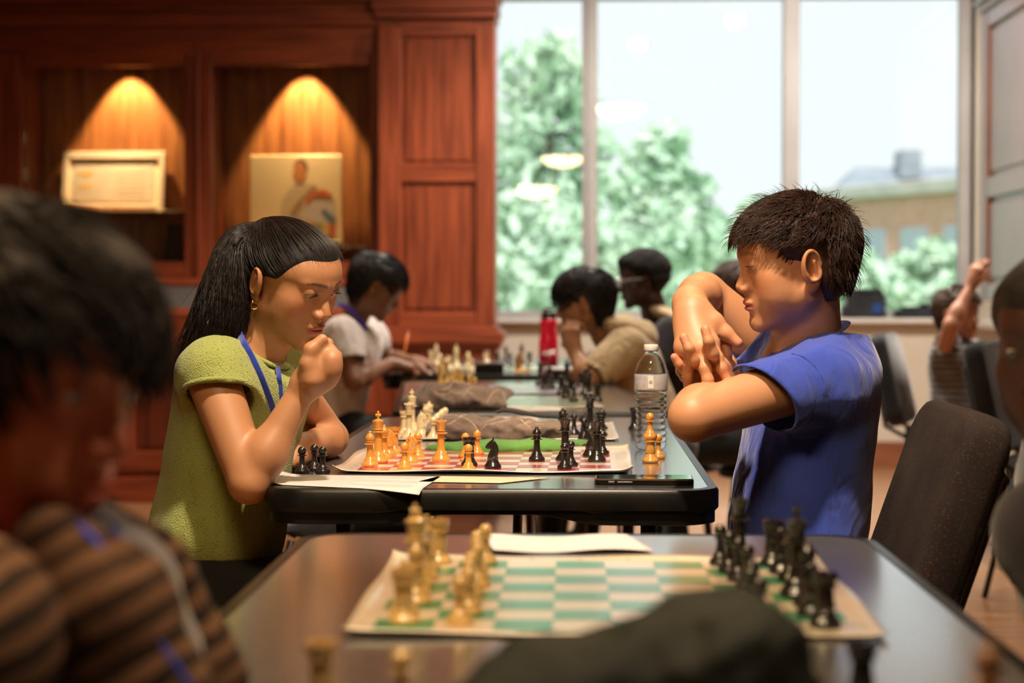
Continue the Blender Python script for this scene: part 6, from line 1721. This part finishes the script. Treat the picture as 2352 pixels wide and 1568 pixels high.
# boy in the beige hoodie, chin on hand
H = Head((0,0,0), (-.975,.13,-.18), (-.17,.04,.985), 1.0, -1, center=(.0174,6.8,1.033), lid=(-36,-16), ears=1)
nb_ = W3(1392,772,6.84)
hp, htop, hS = simple_person('boy in a beige hoodie with straight black hair resting his chin on his hand', H, (.40,.19,.09), nb_, W3(1440,800,6.68), W3(1428,800,7.0), W3(1510,1010,6.86),
    [(W3(1440,800,6.68), W3(1354,872,6.58), W3(1322,812,6.66), (-.25,.25,1), (-.6,-.8,0), -1, (30,60,50), .93), (W3(1428,800,7.0), W3(1400,860,7.10), A3((.09,6.86,.80)), (-1,0,-.1), (0,0,1), 1, (25,30,25), .9)],
    M_BEIGE, M_BLKHAIR, .014, h=.006, hairkw=dict(front=.040, ear=-.012, nape=-.085), hairlen=.060, sleeve_r=(.078,.056), seed=33, hairn=2200)
def fh(P): return smin(smin(ell(P, W3(1446,752,6.86), (.075,.10,.045), rotm((0,math.radians(28),0))), ell(P, W3(1482,778,6.88), (.045,.09,.065)), .03), ell(P, W3(1400,742,6.8), (.03,.08,.03)), .03)+.005*fnoise(P, 30, 5)
hp.cloth('hood', fh, (-.05,6.6,.75), (.40,7.1,1.1), .006, M_BEIGE)
# young man with glasses
H = Head((0,0,0), (-.985,-.10,-.13), (-.13,-.02,.99), .97, -1, center=(.256,7.6,1.12), lid=(-26,-6))
nb_ = W3(1502,718,7.64)
ap, atop, aS = simple_person('young man with short curly black hair and glasses in a dark top, by the window', H, (.045,.018,.012), nb_, W3(1540,765,7.45), W3(1520,762,7.80), W3(1570,960,7.64),
    [(W3(1540,765,7.45), W3(1500,860,7.38), A3((.16,7.36,.79)), (-1,0,-.1), (0,0,1), -1, (25,30,25), .8), (W3(1520,762,7.8), W3(1480,850,7.85), A3((.10,7.8,.80)), (-1,0,-.1), (0,0,1), 1, (25,30,25), .8)],
    M_DARKT, M_AFRO, .020, h=.007, hairkw=dict(front=.044, ear=.008, nape=-.060), hairn=0, bump=.0035, seed=35)
def fy(P): return smin(ell(P, W3(1530,722,7.64), (.085,.13,.030), rotm((0,math.radians(24),0))), ell(P, W3(1575,752,7.64), (.05,.14,.05)), .03)
ap.cloth('hood', fy, (.2,7.4,.8), (.55,7.9,1.1), .008, M_BEIGE)
M_GLS = mat('clear_glasses', (.75,.78,.80), .1, .6, Coat_Weight=1)
for sx in (1,-1):
    c = H.W((sx*.033,.098,.0))-ap.o
    MB().tube([tuple(q) for q in ring_pts(c, A3(H.R[:,1]), .022, 24, .019)], .0022, 6, False).build('glasses_rim', M_GLS, ap.root)
    MB().tube([tuple(H.W((sx*.055,.095,.004))-ap.o), tuple(H.W((sx*.076,.02,.004))-ap.o), tuple(H.W((sx*.078,-.01,-.002))-ap.o)], .0018, 6).build('glasses_arm', M_GLS, ap.root)
MB().tube([tuple(H.W((-.012,.102,.002))-ap.o), tuple(H.W((.012,.102,.002))-ap.o)], .0018, 6).build('glasses_bridge', M_GLS, ap.root)
# person hidden behind the boy in blue
H = Head((0,0,0), (-.97,-.2,-.12), (-.12,0,.99), .97, -1, center=tuple(W3(1692,668,7.35)), lid=(-30,-10))
nb_ = W3(1722,745,7.40)
M_OLIVET = cloth_mat('brown_cotton', (.10,.055,.03), (.15,.09,.05), 400)
simple_person('brown-haired person mostly hidden behind the raised arm of the boy in blue', H, (.30,.14,.08), nb_, W3(1745,790,7.22), W3(1735,790,7.55), W3(1760,990,7.38),
    [(W3(1745,790,7.22), W3(1722,865,7.2), A3((.56,7.2,.86)), (-1,0,-.1), (0,0,1), -1, (25,30,25), .8), (W3(1735,790,7.55), W3(1720,860,7.6), A3((.56,7.6,.86)), (-1,0,-.1), (0,0,1), 1, (25,30,25), .8)],
    M_OLIVET, M_BRNHAIR, .012, h=.008, hairkw=dict(front=.05, ear=.0, nape=-.07), hairn=900, seed=37)
# child with the raised arm
H = Head((0,0,0), (.76,-.64,-.02), (0,0,1), .94, 1, center=tuple(W3(2200,716,7.95)), lid=(-14,8), child=1.0, nose=-.005)
nb_ = W3(2194,782,7.98)
simple_person('child in a grey striped shirt sitting at the right with one arm raised', H, (.48,.22,.13), nb_, W3(2168,812,7.84), W3(2222,806,8.14), W3(2212,950,8.0),
    [(W3(2168,812,7.84), W3(2184,745,7.66), W3(2232,655,7.72), (.25,-.05,1), (-.75,-.6,.1), 1, (20,35,30), .45), (W3(2222,806,8.14), W3(2256,880,8.1), A3((1.80,7.8,.66)), (.8,-.5,-.1), (0,0,1), 1, (25,30,25), .5)],
    M_GREYS, M_BRNHAIR, .008, h=.006, hairkw=dict(front=.054, ear=.004, nape=-.07), hairn=1200, hairlen=.035, lr=.80, seed=39, sleeve_r=(.058,.054))
# large blurred boy in the left foreground
M_PLAID = cloth_mat('brown_patterned_jacket', (.016,.009,.006), (.055,.024,.011), 200, .5, sheen=.0)
stripes(M_PLAID, (.13,.062,.030), 15, 2, .5)
H = Head((0,0,0), (.925,-.345,-.16), (.15,0,.985), 1.0, 1, center=tuple(W3(26,862,1.37)), lid=(-34,-14), child=.5)
nb_ = W3(-90,1270,1.42)
fp, ftop, fgS = simple_person('boy in the left foreground, blurred, in a brown patterned jacket with a blue lanyard', H, (.62,.17,.075), nb_, W3(-130,1480,1.20), W3(120,1500,1.60), A3((-.60,1.42,.50)),
    [(W3(-130,1480,1.20), A3((-.62,1.12,.62)), A3((-.42,1.25,.60)), (1,.2,0), (0,0,1), -1, (30,40,30), .95), (W3(120,1500,1.60), A3((-.36,1.72,.64)), A3((-.42,1.55,.62)), (.3,-1,-.1), (0,0,1), 1, (30,40,30), .95)],
    M_PLAID, M_FGHAIR, .024, h=.006, hairkw=dict(front=.044, ear=-.004, nape=-.075), hairn=2600, hairlen=.046, hair_r=.0022, bump=.006, seed=41, sleeve_r=(.075,.065))
M_SHIRTG = cloth_mat('grey_undershirt', (.22,.19,.18), (.28,.25,.24), 300)
def flap(P): return smin(bent(P, [W3(215,1190,1.42), W3(330,1330,1.42), W3(440,1568,1.42)], [.022,.040,.045]), bent(P, [W3(120,1250,1.30), W3(250,1400,1.28), W3(350,1620,1.28)], [.03,.045,.05]), .02)+.005*np.abs(fnoise(P, 45, 6))
fp.cloth('jacket_front', flap, (-.60,1.15,.62), (-.10,1.56,.98), .005, M_PLAID)
def und(P): return bent(P, [W3(225,1225,1.36), W3(290,1330,1.36), W3(360,1500,1.37)], [.022,.032,.035])+.002*fnoise(P, 60, 6)
fp.cloth('undershirt', und, (-.50,1.25,.65), (-.15,1.45,.95), .005, M_SHIRTG)
lanyard(fp, [W3(150,1215,1.29), W3(205,1260,1.27), W3(270,1370,1.26), W3(335,1470,1.25), W3(420,1590,1.25)], M_LANY, .010)
lanyard(fp, [W3(228,1180,1.36), W3(262,1260,1.33), W3(320,1370,1.31), W3(390,1470,1.30), W3(470,1590,1.30)], M_LANY, .009)
# dark face at the right edge
H = Head((0,0,0), (-.62,-.78,-.08), (0,0,1), 1.0, 1, center=tuple(W3(2462,795,2.12)), lid=(-21,-15))
nb_ = W3(2480,1040,2.2)
simple_person('dark-haired person at the right edge of the picture, face half cut off by the frame', H, (.05,.018,.011), nb_, W3(2360+60,1230,2.05), W3(2700,1230,2.35), A3((.95,2.35,.52)),
    [(W3(2420,1230,2.05), A3((.62,1.98,.66)), A3((.60,1.80,.66)), (-.3,-1,0), (0,0,1), -1, (25,30,25), .9)],
    M_DARKT, M_BLKHAIR, .010, h=.008, hairkw=dict(front=.046, ear=-.004, nape=-.07), hairn=0, bump=.0015, seed=43)
# low stools under the girl and the others that need a seat
def stool(x, y, lab):
    o = empty('stool', (x, y, 0), 0, lab, 'stool')
    MB().lathe([(0,.34),(.15,.34),(.16,.35),(.16,.37),(.14,.385),(0,.39)], 24).build('seat', M_DKC, o)
    for a in (45,135,225,315):
        c, s_ = math.cos(math.radians(a)), math.sin(math.radians(a)); MB().tube([(c*.12,s_*.12,.34),(c*.17,s_*.17,0)], .011, 6).build('leg', M_CHLEG, o)
stool(-.68, 3.33, 'low black stool under the girl in green')
for lab, (x, y) in (('low black stool under the writing boy in white', (-.96,7.34)), ('low black stool under the boy in the beige hoodie', (.29,6.86)), ('low black stool under the young man with glasses', (.42,7.64)), ('low black stool under the person behind the boy in blue', (.71,7.38)), ('low black stool under the foreground boy', (-.60,1.42)), ('low black stool under the person at the right edge', (.95,2.35))):
    stool(x, y, lab)
print('people', _time.time()-_t0)
